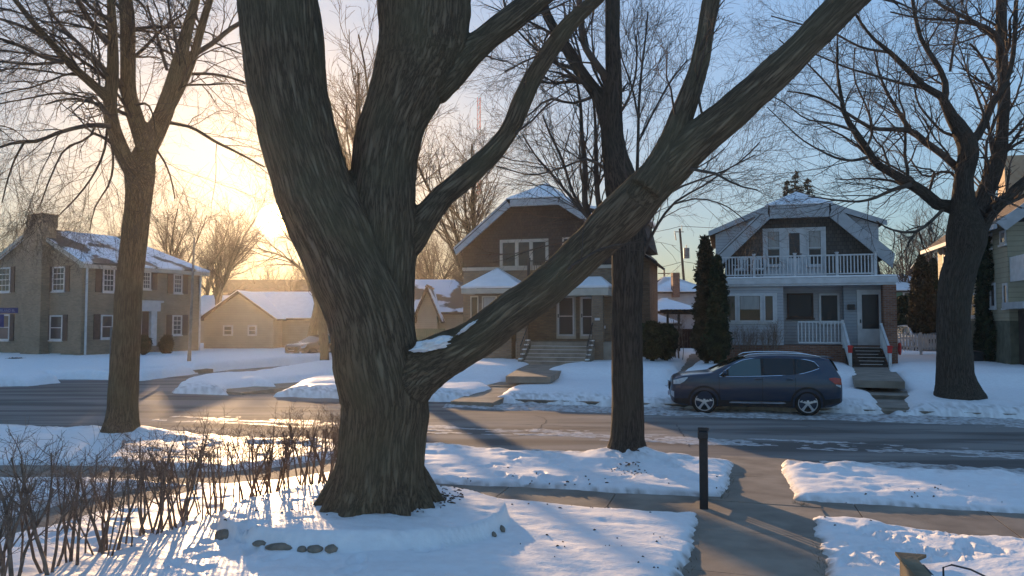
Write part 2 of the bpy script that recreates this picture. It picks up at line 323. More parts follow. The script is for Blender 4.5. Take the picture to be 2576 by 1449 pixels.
for pl, amp in HOLES:
    m = (X > pl[:, 0].min() - 2) & (X < pl[:, 0].max() + 2) & (Y > pl[:, 1].min() - 2) & (Y < pl[:, 1].max() + 2)
    q = sdist(X[m], Y[m], pl) + amp * (ns[m] * 1.1 + nf[m] * .8); sd[m] = np.minimum(sd[m], q)
tt = NX * X + NY * Y; ss = SX * X + SY * Y
thick = np.where(tt < T_NEAR, .095, .12)
# wind ripples and lumps, longer along the street than across it
fade = np.clip(1.3 - np.hypot(X, Y) / 90, .25, 1)
rel = (.045 * fbm(np.c_[ss * .8, tt * 1.4, ss * 0], 3) + .020 * fbm(np.c_[ss * 2.3, tt * 5.0, ss * 0 + 9], 3) + .012 * fbm(np.c_[ss * 7, tt * 15, ss * 0 + 3], 3)) * fade
rough_zone = sstep(3.0, 3.8, X) * sstep(10.3, 9.6, tt) + .8 * sstep(3.6, 4.6, X) * sstep(10.3, 10.8, tt) * sstep(14.5, 13.5, tt) + .35 * sstep(22, 23, tt) * sstep(27, 25, tt)
rel += rough_zone * (.035 * fbm(np.c_[X * 4.5, Y * 4.5, X * 0 + 1], 3) + .03 * (np.abs(fbm(np.c_[ss * 3, tt * 7, X * 0 + 4], 2))))
bank = (tt > 12.3) & (tt < 13.4)
rel += np.where(bank, 1, 0) * .07 * np.clip(fbm(np.c_[X * 3.5, Y * 3.5, X * 0 + 7], 3) + .25, 0, 1)
hb = np.exp(-((tt - 22.9) / .5) ** 2); rel += hb * .12 * np.clip(fbm(np.c_[X * 2, Y * 2, X * 0 + 6], 3) + .45, 0, 1)
# footprints
frng = np.random.default_rng(5)
def foot(cx, cy, a, l, w, dep):
    global rel
    m = (np.abs(X - cx) < .5) & (np.abs(Y - cy) < .5)
    dx = (X[m] - cx) * math.cos(a) + (Y[m] - cy) * math.sin(a); dy = -(X[m] - cx) * math.sin(a) + (Y[m] - cy) * math.cos(a)
    q = (dx / l) ** 2 + (dy / w) ** 2; rel[m] -= dep * np.exp(-q * q) - .015 * np.exp(-((q - 1.6) / .6) ** 2)
for k in range(34):
    p = G(frng.uniform(1090, 1800), frng.uniform(1150, 1205), .25); foot(p[0], p[1], frng.uniform(0, 3), .15, .08, .05)
for k in range(60):
    p = G(frng.uniform(100, 1150), frng.uniform(1240, 1480), .3); foot(p[0], p[1], frng.uniform(0, 3), .14, .07, .04)
for k in range(26):
    p = G(frng.uniform(0, 820), frng.uniform(1100, 1165), .25); foot(p[0], p[1], frng.uniform(0, 3), .15, .08, .05)
for k in range(60):
    p = G(frng.uniform(2060, 2560), frng.uniform(1330, 1460), .25); foot(p[0], p[1], frng.uniform(0, 3), .12, .07, .05)
bd = np.hypot(X - BED[0], (Y - BED[1]) * 1.05); mound = .16 * sstep(1.56, 1.50, bd + .02 * ns) + .10 * np.exp(-(np.hypot(X - T1B[0], Y - T1B[1]) / .8) ** 2)
for B_, a, w in ((T2B, .12, .8), (T3B, .16, .6), (T4B, .12, .9), (T5B, .1, .7)): mound = mound + a * np.exp(-(np.hypot(X - B_[0], Y - B_[1]) / w) ** 2)
edge = 1 - np.exp(-np.clip(sd, 0, None) / (.085 * np.clip(np.hypot(X, Y) / 11, 1, 3)))
Z = np.where(sd > 0, g + edge * (thick + rel + mound) + .004, g + .004 - np.clip(-sd, 0, .5) * 1.3)
Z = np.where(np.hypot(X, Y) > 200, .5, Z)
gi = np.arange(NC * NR).reshape(NR, NC); Q = np.c_[gi[:-1, :-1].ravel(), gi[:-1, 1:].ravel(), gi[1:, 1:].ravel(), gi[1:, :-1].ravel()]
keep = ~((sd[Q] < -.35).all(axis=1)); Q = Q[keep]
sm_ = npmesh('snow_ground', np.c_[X, Y, Z], Q[:, ::-1])
def snowz(x, y):
    a = math.atan2(x, y + 1.0); r_ = math.hypot(x, y + 1.0); j = int(round((a - th[0]) / (th[1] - th[0]))); i = int(np.clip(np.searchsorted(rr, r_), 0, NR - 1)); j = min(max(j, 0), NC - 1); return float(Z[i * NC + j])
grit = fbm(np.c_[X * 14, Y * 14, X * 0 + 2], 2); kerbside = np.exp(-((tt - T_NEAR + .15) / .35) ** 2) + np.exp(-((tt - T_FAR - .25) / .4) ** 2)
dirt = np.clip(15 / np.hypot(X, Y) - .6, 0, 1) * np.clip(1.4 - sd / .07, 0, 1) * np.clip(.5 + 1.2 * grit, 0, 1) + kerbside * np.clip(grit + .18, 0, 1) * 1.0 + np.exp(-(np.hypot(X - T1B[0], Y - T1B[1]) / .75) ** 4) * np.clip(grit * 1.5 + .1, 0, 1) + .5 * np.exp(-(np.hypot(X - T3B[0], Y - T3B[1] + .2) / .45) ** 4) * np.clip(grit * 2, 0, 1)
at_ = sm_.attributes.new('grit', 'FLOAT', 'POINT'); at_.data.foreach_set('value', np.clip(dirt, 0, 1).astype(np.float32))
SG = SNOW.copy(); SG.name = 'snow_with_grit'; nt_ = SG.node_tree; pb_ = nt_.nodes['Principled BSDF']; src = pb_.inputs['Base Color'].links[0].from_socket
aa = nt_.nodes.new('ShaderNodeAttribute'); aa.attribute_name = 'grit'; mg = nt_.nodes.new('ShaderNodeMixRGB'); nt_.links.new(aa.outputs['Fac'], mg.inputs[0]); nt_.links.new(src, mg.inputs[1]); mg.inputs[2].default_value = (.20, .15, .10, 1); nt_.links.new(mg.outputs[0], pb_.inputs['Base Color'])
sg = linkmesh('snow_ground', sm_, SG, None, True); tag(sg, kind='structure')
me = bpy.data.meshes.new('ground'); me.from_pydata([(-4000, -4000, -.62), (4000, -4000, -.62), (4000, 4000, -.62), (-4000, 4000, -.62)], [], [(0, 1, 2, 3)]); tag(linkmesh('ground', me, SNOW), kind='structure')
def flat(name, pts, m, z=None, kind='structure', dz=0.0, down=.3):
    pp = [(p[0], p[1], (float(gl(p[0], p[1])) if z is None else z) + dz) for p in pts]
    o = MB().prism(pp, (0, 0, -down)).build(name, m); tag(o, kind=kind); return o
# one wide sheet of asphalt, the kerbs and the paving
RZ = np.array([st(-150, 12.6, 0), st(220, 12.6, 0), st(220, 22.9, 0), st(-150, 22.9, 0)])
me = bpy.data.meshes.new('road'); me.from_pydata([tuple(map(float, p)) for p in RZ], [], [(0, 1, 2, 3)]); tag(linkmesh('road', me, ASPH), kind='structure')
cp = [(float(p[0]), float(p[1]), -.006) for p in cross]
cx_, cy_ = np.mean(cross, axis=0)
cp = [(x + (x - cx_) * .04, y + (y - cy_) * .04, -.006) for x, y, z in cp]
me = bpy.data.meshes.new('side_road'); me.from_pydata(cp, [], [tuple(range(len(cp)))]); tag(linkmesh('side_road', me, ASPH), kind='structure')
def strip(name, s0, s1, t0, t1, z, m, joints=1.5):
    b = MB(); n = int((s1 - s0) / joints)
    for i in range(n):
        a, c = s0 + i * joints + .006, s0 + (i + 1) * joints - .006
        b.prism([st(a, t0, z), st(c, t0, z), st(c, t1, z), st(a, t1, z)], (0, 0, -.2))
    b.prism([st(s0, t0, z - .02), st(s1, t0, z - .02), st(s1, t1, z - .02), st(s0, t1, z - .02)], (0, 0, -.15))
    o = b.build(name, m); tag(o, kind='structure'); return o
strip('pavement', -30, 30, 9.0, 10.75, .15, CONC)
strip('pavement', -8, 30, 24.6, 26.3, .31, CONC)
strip('kerb', -30, 60, T_NEAR - .16, T_NEAR, .135, CONC, 3.0); strip('kerb', -7, 60, T_FAR, T_FAR + .16, .135, CONC, 3.0)
def walk(name, a, b_, w0, w1, z0, z1, n, m=CONC, dz=0.0):
    a = np.array(a[:2]); b_ = np.array(b_[:2]); d = b_ - a; L_ = np.linalg.norm(d); d /= L_; p = np.array((-d[1], d[0])); mb = MB()
    for i in range(n):
        f0, f1 = i / n, (i + 1) / n; q0 = a + d * (L_ * f0 + .005); q1 = a + d * (L_ * f1 - .005)
        wa, wb = w0 + (w1 - w0) * f0, w0 + (w1 - w0) * f1; za, zb = z0 + (z1 - z0) * f0 + dz, z0 + (z1 - z0) * f1 + dz
        mb.prism([(*(q0 - p * wa / 2), za), (*(q0 + p * wa / 2), za), (*(q1 + p * wb / 2), zb), (*(q1 - p * wb / 2), zb)], (0, 0, -.22))
    o = mb.build(name, m); tag(o, kind='structure'); return o
walk('front_path', G(1905, 1620, .3), G(1905, 1268, .155), 1.9, 1.5, .30, .157, 3)
walk('front_path', G(1908, 1266, .155), G(1905, 1150, .14), 1.5, 1.2, .156, .14, 2)
walk('corner_path', G(-90, 1370, .16), G(520, 1218, .15), 1.7, 1.3, .16, .15, 4)
walk('corner_path', G(-90, 1186, .14), G(870, 1170, .14), 1.0, 1.0, .146, .144, 6)
walk('corner_path', G(560, 985, .08), G(850, 952, .14), 1.8, 1.8, .08, .12, 4)
walk('corner_path', G(230, 941, .2), G(520, 926, .2), 1.2, 1.2, .17, .18, 4)
walk('house_path', G(1186, 1012, .13), G(1290, 968, .3), 1.3, 1.3, .14, .305, 3); walk('house_path', G(1328, 947, .66), G(1400, 906, .7), 1.5, 2.2, .66, .7, 3)
walk('house_path', G(2255, 1027, .13), G(2216, 968, .3), 1.3, 1.3, .14, .305, 3); walk('house_path', G(2212, 958, .66), G(2186, 920, .7), 1.4, 1.6, .66, .7, 3)
walk('house_path', G(1680, 955, .35), G(1755, 890, .7), 1.2, 1.2, .40, .7, 4)
crk = random.Random(4); cb_ = MB()
def crack(pts, w=.012):
    q = []
    for i in range(len(pts) - 1):
        a, b2 = np.array(pts[i]), np.array(pts[i + 1]); n_ = max(3, int(np.linalg.norm(b2 - a) / .18))
        for k in range(n_): q.append(a + (b2 - a) * k / n_ + np.array([crk.gauss(0, .035), crk.gauss(0, .035), 0]))
    q.append(np.array(pts[-1]))
    for i in range(len(q) - 1):
        d_ = q[i + 1] - q[i]; p_ = np.array([-d_[1], d_[0], 0]); p_ = p_ / (np.linalg.norm(p_) + 1e-9) * w * crk.uniform(.5, 1.3); n0 = len(cb_.v)
        cb_.v += [tuple(v_ + np.array([0, 0, .004])) for v_ in (q[i] - p_, q[i + 1] - p_, q[i + 1] + p_, q[i] + p_)]; cb_.f.append((n0, n0 + 1, n0 + 2, n0 + 3))
crack([G(1345, 1045), G(1376, 1056), G(1362, 1072), G(1352, 1088), G(1300, 1096), G(1190, 1112)]); crack([G(1376, 1056), G(1500, 1052)]); crack([G(1700, 1068), G(1720, 1100), G(1735, 1125)])
crack([G(1990, 1066), G(2130, 1085), G(2300, 1084), G(2560, 1096)], .016); crack([st(-9, 17.6), st(-2, 17.75), st(5, 17.6), st(14, 17.7)], .014)
tag(cb_.build('road_crack', mat('crack_tar', (.02, .018, .016), (.03, .028, .025), rough=.6)), kind='structure')
# slush ploughed to the kerbs
def slush(name, s0, s1, t0, t1, amp, seed, thr=.0, n=520, mrows=60):
    s = np.linspace(s0, s1, n); t = np.linspace(t0, t1, mrows); SS, T2 = np.meshgrid(s, t); a = SS.ravel(); b = T2.ravel()
    env = sstep(t0, t0 + .3 * (t1 - t0), b) * sstep(t1, t1 - .3 * (t1 - t0), b)
    h = fbm(np.c_[a * 1.2, b * 4.5, a * 0 + seed], 4) + .45 * fbm(np.c_[a * 7, b * 9, a * 0 + seed], 2)
    z = (h + env * .9 - .55 + thr) * amp; z = np.clip(z, -.03, amp)
    gi = np.arange(n * mrows).reshape(mrows, n); q = np.c_[gi[:-1, :-1].ravel(), gi[:-1, 1:].ravel(), gi[1:, 1:].ravel(), gi[1:, :-1].ravel()]
    q = q[~((z[q] < -.025).all(axis=1))]
    xx = SX * a + NX * b; yy = SY * a + NY * b
    o = linkmesh(name, npmesh(name, np.c_[xx, yy, z], q), SLUSH, None, True); tag(o, kind='stuff', label='grey ploughed slush lying along the road edge'); return o
slush('slush', -12, 22, 12.5, 14.4, .09, 3, -.05, 900)
slush('slush', 1.5, 24, 12.6, 14.7, .10, 8, .25, 700)
slush('slush', -8, 26, 20.2, 22.7, .07, 12, .0, 700)
slush('slush', -14, 20, 15.4, 17.4, .02, 17, -.35, 600)

# ------------------------------------------------------------------ trees
class Tubes:
    def __init__(s): s.V = []; s.Q = []; s.T = []; s.B = []; s.n = 0
    def add(s, Pn, Rn, k, cap=False):                        # Pn [B,n,3], Rn [B,n]
        Bn, n, _ = Pn.shape
        tg = np.gradient(Pn, axis=1); tg /= np.linalg.norm(tg, axis=2, keepdims=True) + 1e-9
        mean = tg.mean(axis=1); ref = np.where((np.abs(mean[:, 2:3]) < .75), np.array([[0, 0, 1.0]]), np.array([[1.0, 0, 0]]))[:, None, :]
        a = np.cross(tg, ref); a /= np.linalg.norm(a, axis=2, keepdims=True) + 1e-9; c = np.cross(tg, a)
        an = np.arange(k) * 2 * math.pi / k
        off = a[:, :, None, :] * np.cos(an)[None, None, :, None] + c[:, :, None, :] * np.sin(an)[None, None, :, None]
        off = off * Rn[:, :, None, None]; V = Pn[:, :, None, :] + off
        seg = np.linalg.norm(np.diff(Pn, axis=1), axis=2); arc = np.concatenate([np.zeros((Bn, 1)), np.cumsum(seg, axis=1)], axis=1)
        rk = np.broadcast_to(Rn[:, :, None], (Bn, n, k)); bk = np.stack([rk * np.cos(an) / .028, rk * np.sin(an) / .028, np.broadcast_to((arc / .34)[:, :, None], (Bn, n, k))], axis=-1)
        idx = s.n + np.arange(Bn * n * k).reshape(Bn, n, k); nx = np.roll(idx, -1, axis=2)
        q = np.stack([idx[:, :-1], nx[:, :-1], nx[:, 1:], idx[:, 1:]], axis=-1).reshape(-1, 4)
        s.V.append(V.reshape(-1, 3)); s.B.append(bk.reshape(-1, 3)); s.Q.append(q); s.n += Bn * n * k
        if cap:
            ctr = np.stack([Pn[:, 0], Pn[:, -1]], axis=1).reshape(-1, 3); ci = s.n + np.arange(2 * Bn).reshape(Bn, 2)
            s.V.append(ctr); s.B.append(ctr * 0); s.n += 2 * Bn
            for e, ring, nr in ((0, idx[:, 0], nx[:, 0]), (1, idx[:, -1], nx[:, -1])):
                cc = np.repeat(ci[:, e:e + 1], k, axis=1)
                tr = np.stack([cc, nr, ring] if e == 0 else [cc, ring, nr], axis=-1).reshape(-1, 3); s.T.append(tr)
    def mesh(s, name):
        V = np.concatenate(s.V); me = npmesh(name, V, np.concatenate(s.Q), np.concatenate(s.T) if s.T else None)
        B = np.concatenate(s.B).astype(np.float32)
        if len(me.vertices) == len(B):
            at = me.attributes.new('bark', 'FLOAT_VECTOR', 'POINT'); at.data.foreach_set('vector', B.ravel())
        return me
def unit(a): return a / (np.linalg.norm(a, axis=-1, keepdims=True) + 1e-9)
def kids(Pn, Rn, K, t0, t1, a0, a1, lf, n, rf, trop=(0, 0, 0), wob=.15, L=None, rend=.3, rmin=.0025, g=rng, flatten=1.0):
    Bn, m, _ = Pn.shape; t = t0 + (t1 - t0) * (np.arange(K)[None, :] + g.random((Bn, K))) / K; ix = t * (m - 1); i0 = np.clip(ix.astype(int), 0, m - 2); f = ix - i0
    bi = np.arange(Bn)[:, None]; A = Pn[bi, i0]; Bp = Pn[bi, i0 + 1]; p = A + (Bp - A) * f[..., None]; tg = unit(Bp - A)
    pl = np.linalg.norm(np.diff(Pn, axis=1), axis=2).sum(axis=1)[:, None]
    r = g.normal(size=p.shape); r[..., 1] *= flatten; pr = unit(r - (r * tg).sum(-1, keepdims=True) * tg)
    an = a0 + (a1 - a0) * g.random((Bn, K)); d = np.cos(an)[..., None] * tg + np.sin(an)[..., None] * pr
    le = (pl * lf if L is None else np.full((Bn, 1), L)) * (1.15 - .55 * t) * (.6 + .8 * g.random((Bn, K)))
    rad = (Rn[bi, i0] * (1 - f) + Rn[bi, i0 + 1] * f) * rf * (.7 + .5 * g.random((Bn, K))); rad = np.maximum(rad, rmin)
    N = Bn * K; p = p.reshape(N, 3); d = d.reshape(N, 3); le = le.reshape(N, 1); rad = rad.reshape(N)
    out = [p]; tv = np.array(trop)
    for k in range(n - 1):
        d = unit(d + wob * g.normal(size=d.shape) + tv); p = p + d * le / (n - 1); out.append(p)
    PP = np.stack(out, axis=1); RRr = rad[:, None] * np.linspace(1, rend, n)[None, :]
    return PP, np.maximum(RRr, rmin * .6)
def resample(pts, n):
    pts = np.asarray(pts, float); s = np.concatenate([[0], np.cumsum(np.linalg.norm(np.diff(pts[:, :3], axis=0), axis=1))]); q = np.linspace(0, s[-1], n)
    # smooth by cubic Hermite through the traced points
    m = np.gradient(pts, s, axis=0) if len(pts) > 2 else np.repeat((pts[1:] - pts[:1]) / s[-1], 2, axis=0)
    i = np.clip(np.searchsorted(s, q, side='right') - 1, 0, len(s) - 2); h = (s[i + 1] - s[i])[:, None]; t = ((q - s[i]) / h[:, 0])[:, None]
    return (2 * t**3 - 3 * t**2 + 1) * pts[i] + (t**3 - 2 * t**2 + t) * h * m[i] + (-2 * t**3 + 3 * t**2) * pts[i + 1] + (t**3 - t**2) * h * m[i + 1]
def limb(trace, d0, d1, n=14):
    m = len(trace); o = []
    for i, (u, v, w) in enumerate(trace):
        d = d0 + (d1 - d0) * i / max(1, m - 1); p = P(u, v, d); o.append((*p, w / 2 * d / F))
    a = resample(o, n); return a[:, :3], np.maximum(a[:, 3], .004)
def trunkmesh(name, limbs, voxel, smooth, disp, barkscale=(.028, .34), lump=.0):
    tb = Tubes()
    for p, r in limbs: tb.add(p[None], r[None], 20, True)
    me = tb.mesh(name); o = bpy.data.objects.new(name, me); COL.objects.link(o)
    md = o.modifiers.new('r', 'REMESH'); md.mode = 'VOXEL'; md.voxel_size = voxel
    if smooth: ms = o.modifiers.new('s', 'SMOOTH'); ms.factor = .5; ms.iterations = smooth
    dg = bpy.context.evaluated_depsgraph_get(); m2 = bpy.data.meshes.new_from_object(o.evaluated_get(dg))
    bpy.data.objects.remove(o); N = len(m2.vertices); V = np.empty(N * 3, np.float32); m2.vertices.foreach_get('co', V); V = V.reshape(-1, 3).astype(float)
    Nn = np.empty(N * 3, np.float32); m2.vertices.foreach_get('normal', Nn); Nn = Nn.reshape(-1, 3)
    # limb aligned coordinates
    best = np.full(N, 1e9); ax = np.zeros((N, 3)); dr = np.zeros((N, 3)); rad = np.zeros(N)
    for li, (p, r) in enumerate(limbs):
        s = np.concatenate([[0], np.cumsum(np.linalg.norm(np.diff(p, axis=0), axis=1))])
        tv = unit(p[1] - p[0]); av = unit(np.cross(tv, np.array([.3, 1.0, .1])))
        for i in range(len(p) - 1):
            e = p[i + 1] - p[i]; ln = math.sqrt((e * e).sum()); un = e / ln; av = unit(av - un * (av @ un)); cv = np.cross(un, av)
            h = np.clip(((V - p[i]) @ un) / ln, -.5 if i else 0, 1.5 if i < len(p) - 2 else 1); hc = np.clip(h, 0, 1); w = V - p[i] - hc[:, None] * e; w2 = V - p[i] - h[:, None] * e
            rr_ = r[i] + (r[i + 1] - r[i]) * hc; d = np.linalg.norm(w, axis=1) / rr_; k = d < best; best = np.where(k, d, best)
            co = np.stack([(w2 @ av) / barkscale[0], (w2 @ cv) / barkscale[0], (s[i] + h * ln) / barkscale[1] + li * 13.7], axis=1)
            ax[k] = co[k]; rad[k] = rr_[k]
    h = 1 - 2 * np.abs(fbm(ax * .55, 3)); h2 = fbm(ax * 1.3 + 40, 2)
    dsp = disp * ((h - .6) + .4 * h2) * np.clip(rad / .25, .2, 1) + lump * fbm(V * 2.2, 2) * np.clip(rad / .25, .2, 1)
    V = V + Nn * dsp[:, None]; m2.vertices.foreach_set('co', V.astype(np.float32).ravel()); m2.update()
    at = m2.attributes.new('bark', 'FLOAT_VECTOR', 'POINT'); at.data.foreach_set('vector', ax.astype(np.float32).ravel())
    m2.materials.clear(); return m2
def base(o, loc):                                            # move a world-space mesh under an empty at loc
    o.location = tuple(-float(a) for a in loc)
def crown(limbs_, spec, name, m, parent, off, extra=()):
    """spec: list of levels (K,t0,t1,a0,a1,lf,n,rf,trop,wob,sides,L)"""
    tb = Tubes(); cur = [(p[None], r[None]) for p, r in limbs_]
    for (p, r) in extra: tb.add(p[None], r[None], 7)
    for li, (K, t0, t1, a0, a1, lf, n, rf, trop, wob, k, L) in enumerate(spec):
        nxt = []
        for (pp, r_) in cur:
            c = kids(pp, r_, K, t0, t1, a0, a1, lf, n, rf, trop, wob, L); tb.add(c[0], c[1], k); nxt.append(c)
        if li == 0:
            PP = np.concatenate([a[0] for a in nxt]); RQ = np.concatenate([a[1] for a in nxt]); nxt = [(PP, RQ)]
        cur = nxt
    me = tb.mesh(name); o = linkmesh(name, me, m, parent, True); base(o, off); return o

# --- the big maple
T1L = [limb([(950, 1345, 290), (950, 1290, 262), (953, 1240, 238), (958, 1180, 222), (964, 1098, 212), (970, 1010, 218), (950, 905, 218), (932, 805, 206), (890, 700, 206), (844, 600, 204), (800, 500, 198), (766, 400, 196), (742, 310, 196), (720, 200, 196), (708, 100, 202), (700, 0, 206), (690, -90, 208)], 8.2, 7.9, 40),
       limb([(955, 905, 190), (942, 800, 205), (944, 700, 200), (952, 600, 188), (957, 500, 178), (963, 430, 170), (980, 340, 168), (1025, 220, 185), (1064, 110, 225), (1068, 0, 240), (1070, -90, 240)], 8.2, 8.5, 26),
       limb([(1080, 215, 110), (1130, 175, 95), (1180, 130, 76), (1224, 95, 65), (1290, 45, 62), (1345, 0, 60), (1425, -65, 55)], 8.4, 8.6, 14),
       limb([(980, 640, 100), (1030, 600, 86), (1075, 540, 70), (1110, 497, 61), (1150, 463, 57), (1200, 420, 55), (1250, 372, 53), (1289, 315, 52), (1312, 260, 51), (1336, 205, 48), (1385, 125, 45), (1432, 62, 42), (1475, 20, 38), (1560, -55, 34)], 8.3, 8.9, 26),
       limb([(960, 1010, 200), (1030, 945, 158), (1100, 905, 124), (1180, 863, 104), (1280, 790, 95), (1384, 714, 93), (1490, 617, 104), (1560, 545, 112), (1620, 485, 112), (1690, 415, 104), (1760, 350, 93), (1850, 276, 88), (1945, 190, 86), (2033, 104, 84), (2135, 0, 82), (2235, -95, 78)], 8.1, 7.4, 40),
       limb([(1620, 480, 90), (1662, 420, 84), (1690, 360, 68), (1714, 295, 56), (1738, 230, 51), (1758, 167, 49), (1774, 83, 46), (1790, 0, 46), (1808, -80, 42)], 7.6, 7.9, 18)]
def root(u, v, du, dd, r0=.16):
    a = T1B + np.array([du * .35, dd * .35, .55]); b = T1B + np.array([du * .72, dd * .72, .24]); c = T1B + np.array([du, dd, .02]); e = T1B + np.array([du * 1.5, dd * 1.5, -.16])
    q = resample([(*a, r0 * 1.5), (*b, r0 * 1.05), (*c, r0 * .7), (*e, r0 * .35)], 8); return q[:, :3], q[:, 3]
for du, dd in ((-.66, -.10), (-.50, -.42), (-.20, -.66), (.10, -.56), (.36, -.64), (.58, -.30), (.66, .1), (-.62, .2), (0, .55)): T1L.append(root(0, 0, du, dd, .12 + .05 * abs(math.sin(du * 9 + dd * 5))))
# burl standing out of the left flank
T1L.append(limb([(880, 985, 30), (880, 945, 62), (872, 890, 62), (860, 840, 60), (848, 780, 50)], 8.15, 8.1, 6))
t1 = empty('maple_tree', (T1B[0], T1B[1], .3), 0, 'huge old maple with forked trunk in front, one long limb leaning right across the picture', 'tree')
o = linkmesh('trunk', trunkmesh('trunk', T1L, .015, 5, .020, lump=.05), BARK_A, t1, True); base(o, t1.location)
ex1 = []
crown([T1L[2], T1L[3], T1L[4], T1L[5]], [(7, .3, 1, .6, 1.1, .0, 7, .11, (0, 0, .02), .16, 5, 1.0), (5, .15, 1, .4, .9, .5, 5, .55, (0, 0, .02), .2, 3, None), (4, .1, 1, .4, .9, .5, 4, .6, (0, 0, 0), .2, 3, None)], 'crown', TWIG, t1, t1.location)
# snow lodged in the fork
def blob(name, c, sx, sy, sz, m, parent=None, seed=0, amp=.25, rot=0.0, sub=4, fr=2.5):
    bm = bmesh.new(); bmesh.ops.create_icosphere(bm, subdivisions=sub, radius=1); V = np.array([v.co[:] for v in bm.verts])
    f = 1 + amp * fbm(V * fr + seed * 7.7, 3); V = V * f[:, None] * np.array([sx, sy, sz]); ca, sa = math.cos(rot), math.sin(rot)
    V = np.c_[V[:, 0] * ca - V[:, 2] * sa, V[:, 1], V[:, 0] * sa + V[:, 2] * ca] + np.array(c)
    for v, q in zip(bm.verts, V): v.co = q
    me = bpy.data.meshes.new(name); bm.to_mesh(me); bm.free(); return linkmesh(name, me, m, parent, True)
o = blob('snow_cap', P(1088, 868, 7.80), .20, .15, .06, SNOW, t1, 3, .75, .22, 5, 1.9); base(o, t1.location)
o = blob('snow_cap', P(1172, 826, 7.82), .13, .08, .018, SNOW, t1, 5, .9, .6, 4, 2.6); base(o, t1.location)
# --- tree on the left of the road verge
T2L = [limb([(303, 1120, 118), (304, 1092, 98), (307, 1060, 80), (311, 966, 70), (318, 850, 66), (325, 716, 63), (338, 600, 62), (350, 483, 64), (353, 430, 72), (362, 390, 56), (385, 345, 48), (410, 290, 45), (433, 220, 40), (455, 140, 34), (475, 60, 27), (492, 0, 22), (510, -60, 18)], 15.1, 15.6, 40),
       limb([(352, 450, 55), (330, 425, 42), (303, 370, 37), (283, 312, 34), (277, 260, 32), (283, 200, 30), (284, 120, 26), (279, 0, 20), (276, -60, 16)], 15.1, 14.5, 22),
       limb([(368, 385, 42), (352, 330, 41), (337, 285, 40), (325, 240, 38), (322, 150, 36), (321, 60, 36), (316, 0, 34), (310, -60, 28)], 15.1, 15.9, 18),
       limb([(400, 310, 28), (428, 268, 26), (463, 200, 24), (487, 140, 22), (505, 75, 20), (528, 0, 18), (550, -60, 15)], 15.3, 16.2, 14),
       limb([(282, 262, 26), (268, 245, 25), (225, 205, 23), (180, 165, 21), (135, 115, 19), (90, 65, 16), (30, -10, 13), (-30, -80, 10)], 14.9, 13.6, 16)]
T2S = [limb([(278, 318, 14), (240, 314, 12), (200, 320, 11), (150, 333, 10), (90, 356, 9), (40, 359, 7), (-20, 377, 6), (-90, 400, 3)], 14.7, 13.4, 14),
       limb([(490, 136, 14), (540, 105, 13), (570, 80, 12), (600, 60, 12), (650, 40, 10), (700, 0, 8)], 15.9, 16.8, 12),
       limb([(465, 186, 9), (540, 187, 7), (610, 205, 5), (660, 230, 3)], 15.8, 16.8, 10),
       limb([(425, 308, 10), (480, 320, 8), (540, 355, 8), (600, 385, 6), (665, 420, 4)], 15.5, 16.9, 12),
       limb([(160, 158, 12), (100, 140, 10), (50, 115, 9), (-10, 95, 7), (-80, 80, 4)], 14.2, 13.0, 10),
       limb([(120, 100, 12), (65, 70, 9), (-10, 45, 7), (-80, 30, 4)], 14.0, 14.8, 10),
       limb([(160, 155, 9), (75, 162, 7), (-10, 155, 5), (-70, 160, 3)], 14.1, 13.2, 10),
       limb([(272, 112, 16), (225, 50, 14), (195, 0, 13), (170, -50, 10)], 14.5, 13.8, 10),
       limb([(282, 55, 12), (220, 10, 9), (190, -30, 8)], 14.5, 14.0, 8),
       limb([(260, 170, 10), (215, 125, 9), (150, 60, 8), (110, 0, 6)], 14.7, 15.6, 10),
       limb([(420, 175, 9), (395, 90, 8), (370, 15, 6)], 15.4, 16.2, 8),
       limb([(330, 265, 8), (370, 262, 6), (385, 290, 4), (390, 330, 3)], 15.3, 14.9, 8),
       limb([(272, 290, 7), (225, 250, 6), (160, 235, 5), (60, 250, 4), (-10, 262, 3)], 14.9, 14.0, 10),
       limb([(455, 165, 9), (440, 90, 8), (425, 20, 6), (420, -30, 5)], 15.5, 14.8, 8),
       limb([(270, 325, 7), (262, 380, 6), (235, 440, 5), (190, 500, 4), (150, 540, 3)], 14.9, 14.4, 10),
       limb([(275, 330, 7), (285, 400, 6), (276, 460, 5), (240, 520, 3), (225, 580, 2.5)], 14.9, 14.6, 10),
       limb([(240, 316, 6), (225, 345, 6), (170, 370, 5), (130, 440, 4), (100, 520, 3)], 14.5, 14.1, 10),
       limb([(395, 378, 6), (415, 410, 5), (430, 450, 4), (440, 500, 3)], 15.1, 14.8, 8),
       limb([(60, 360, 6), (40, 395, 5), (20, 450, 4), (5, 510, 3)], 13.7, 13.5, 8)]
t2 = empty('verge_tree', T2B, 0, 'bare tree with five upright limbs standing behind the hedge on the left', 'tree')
o = linkmesh('trunk', trunkmesh('trunk', T2L, .035, 2, .015), BARK_A, t2, True); base(o, T2B)
tmpT = Tubes()
droop = (0, 0, -.06)
crown(T2L[1:] + T2S, [(12, .12, 1, .5, 1.1, .0, 9, .30, (0, 0, -.06), .12, 4, 2.0), (9, .08, 1, .4, .9, .40, 6, .6, (0, 0, -.06), .13, 3, None), (6, .1, 1, .4, .9, .45, 5, .7, (0, 0, .06), .12, 3, None)], 'crown', TWIG, t2, T2B, T2S)
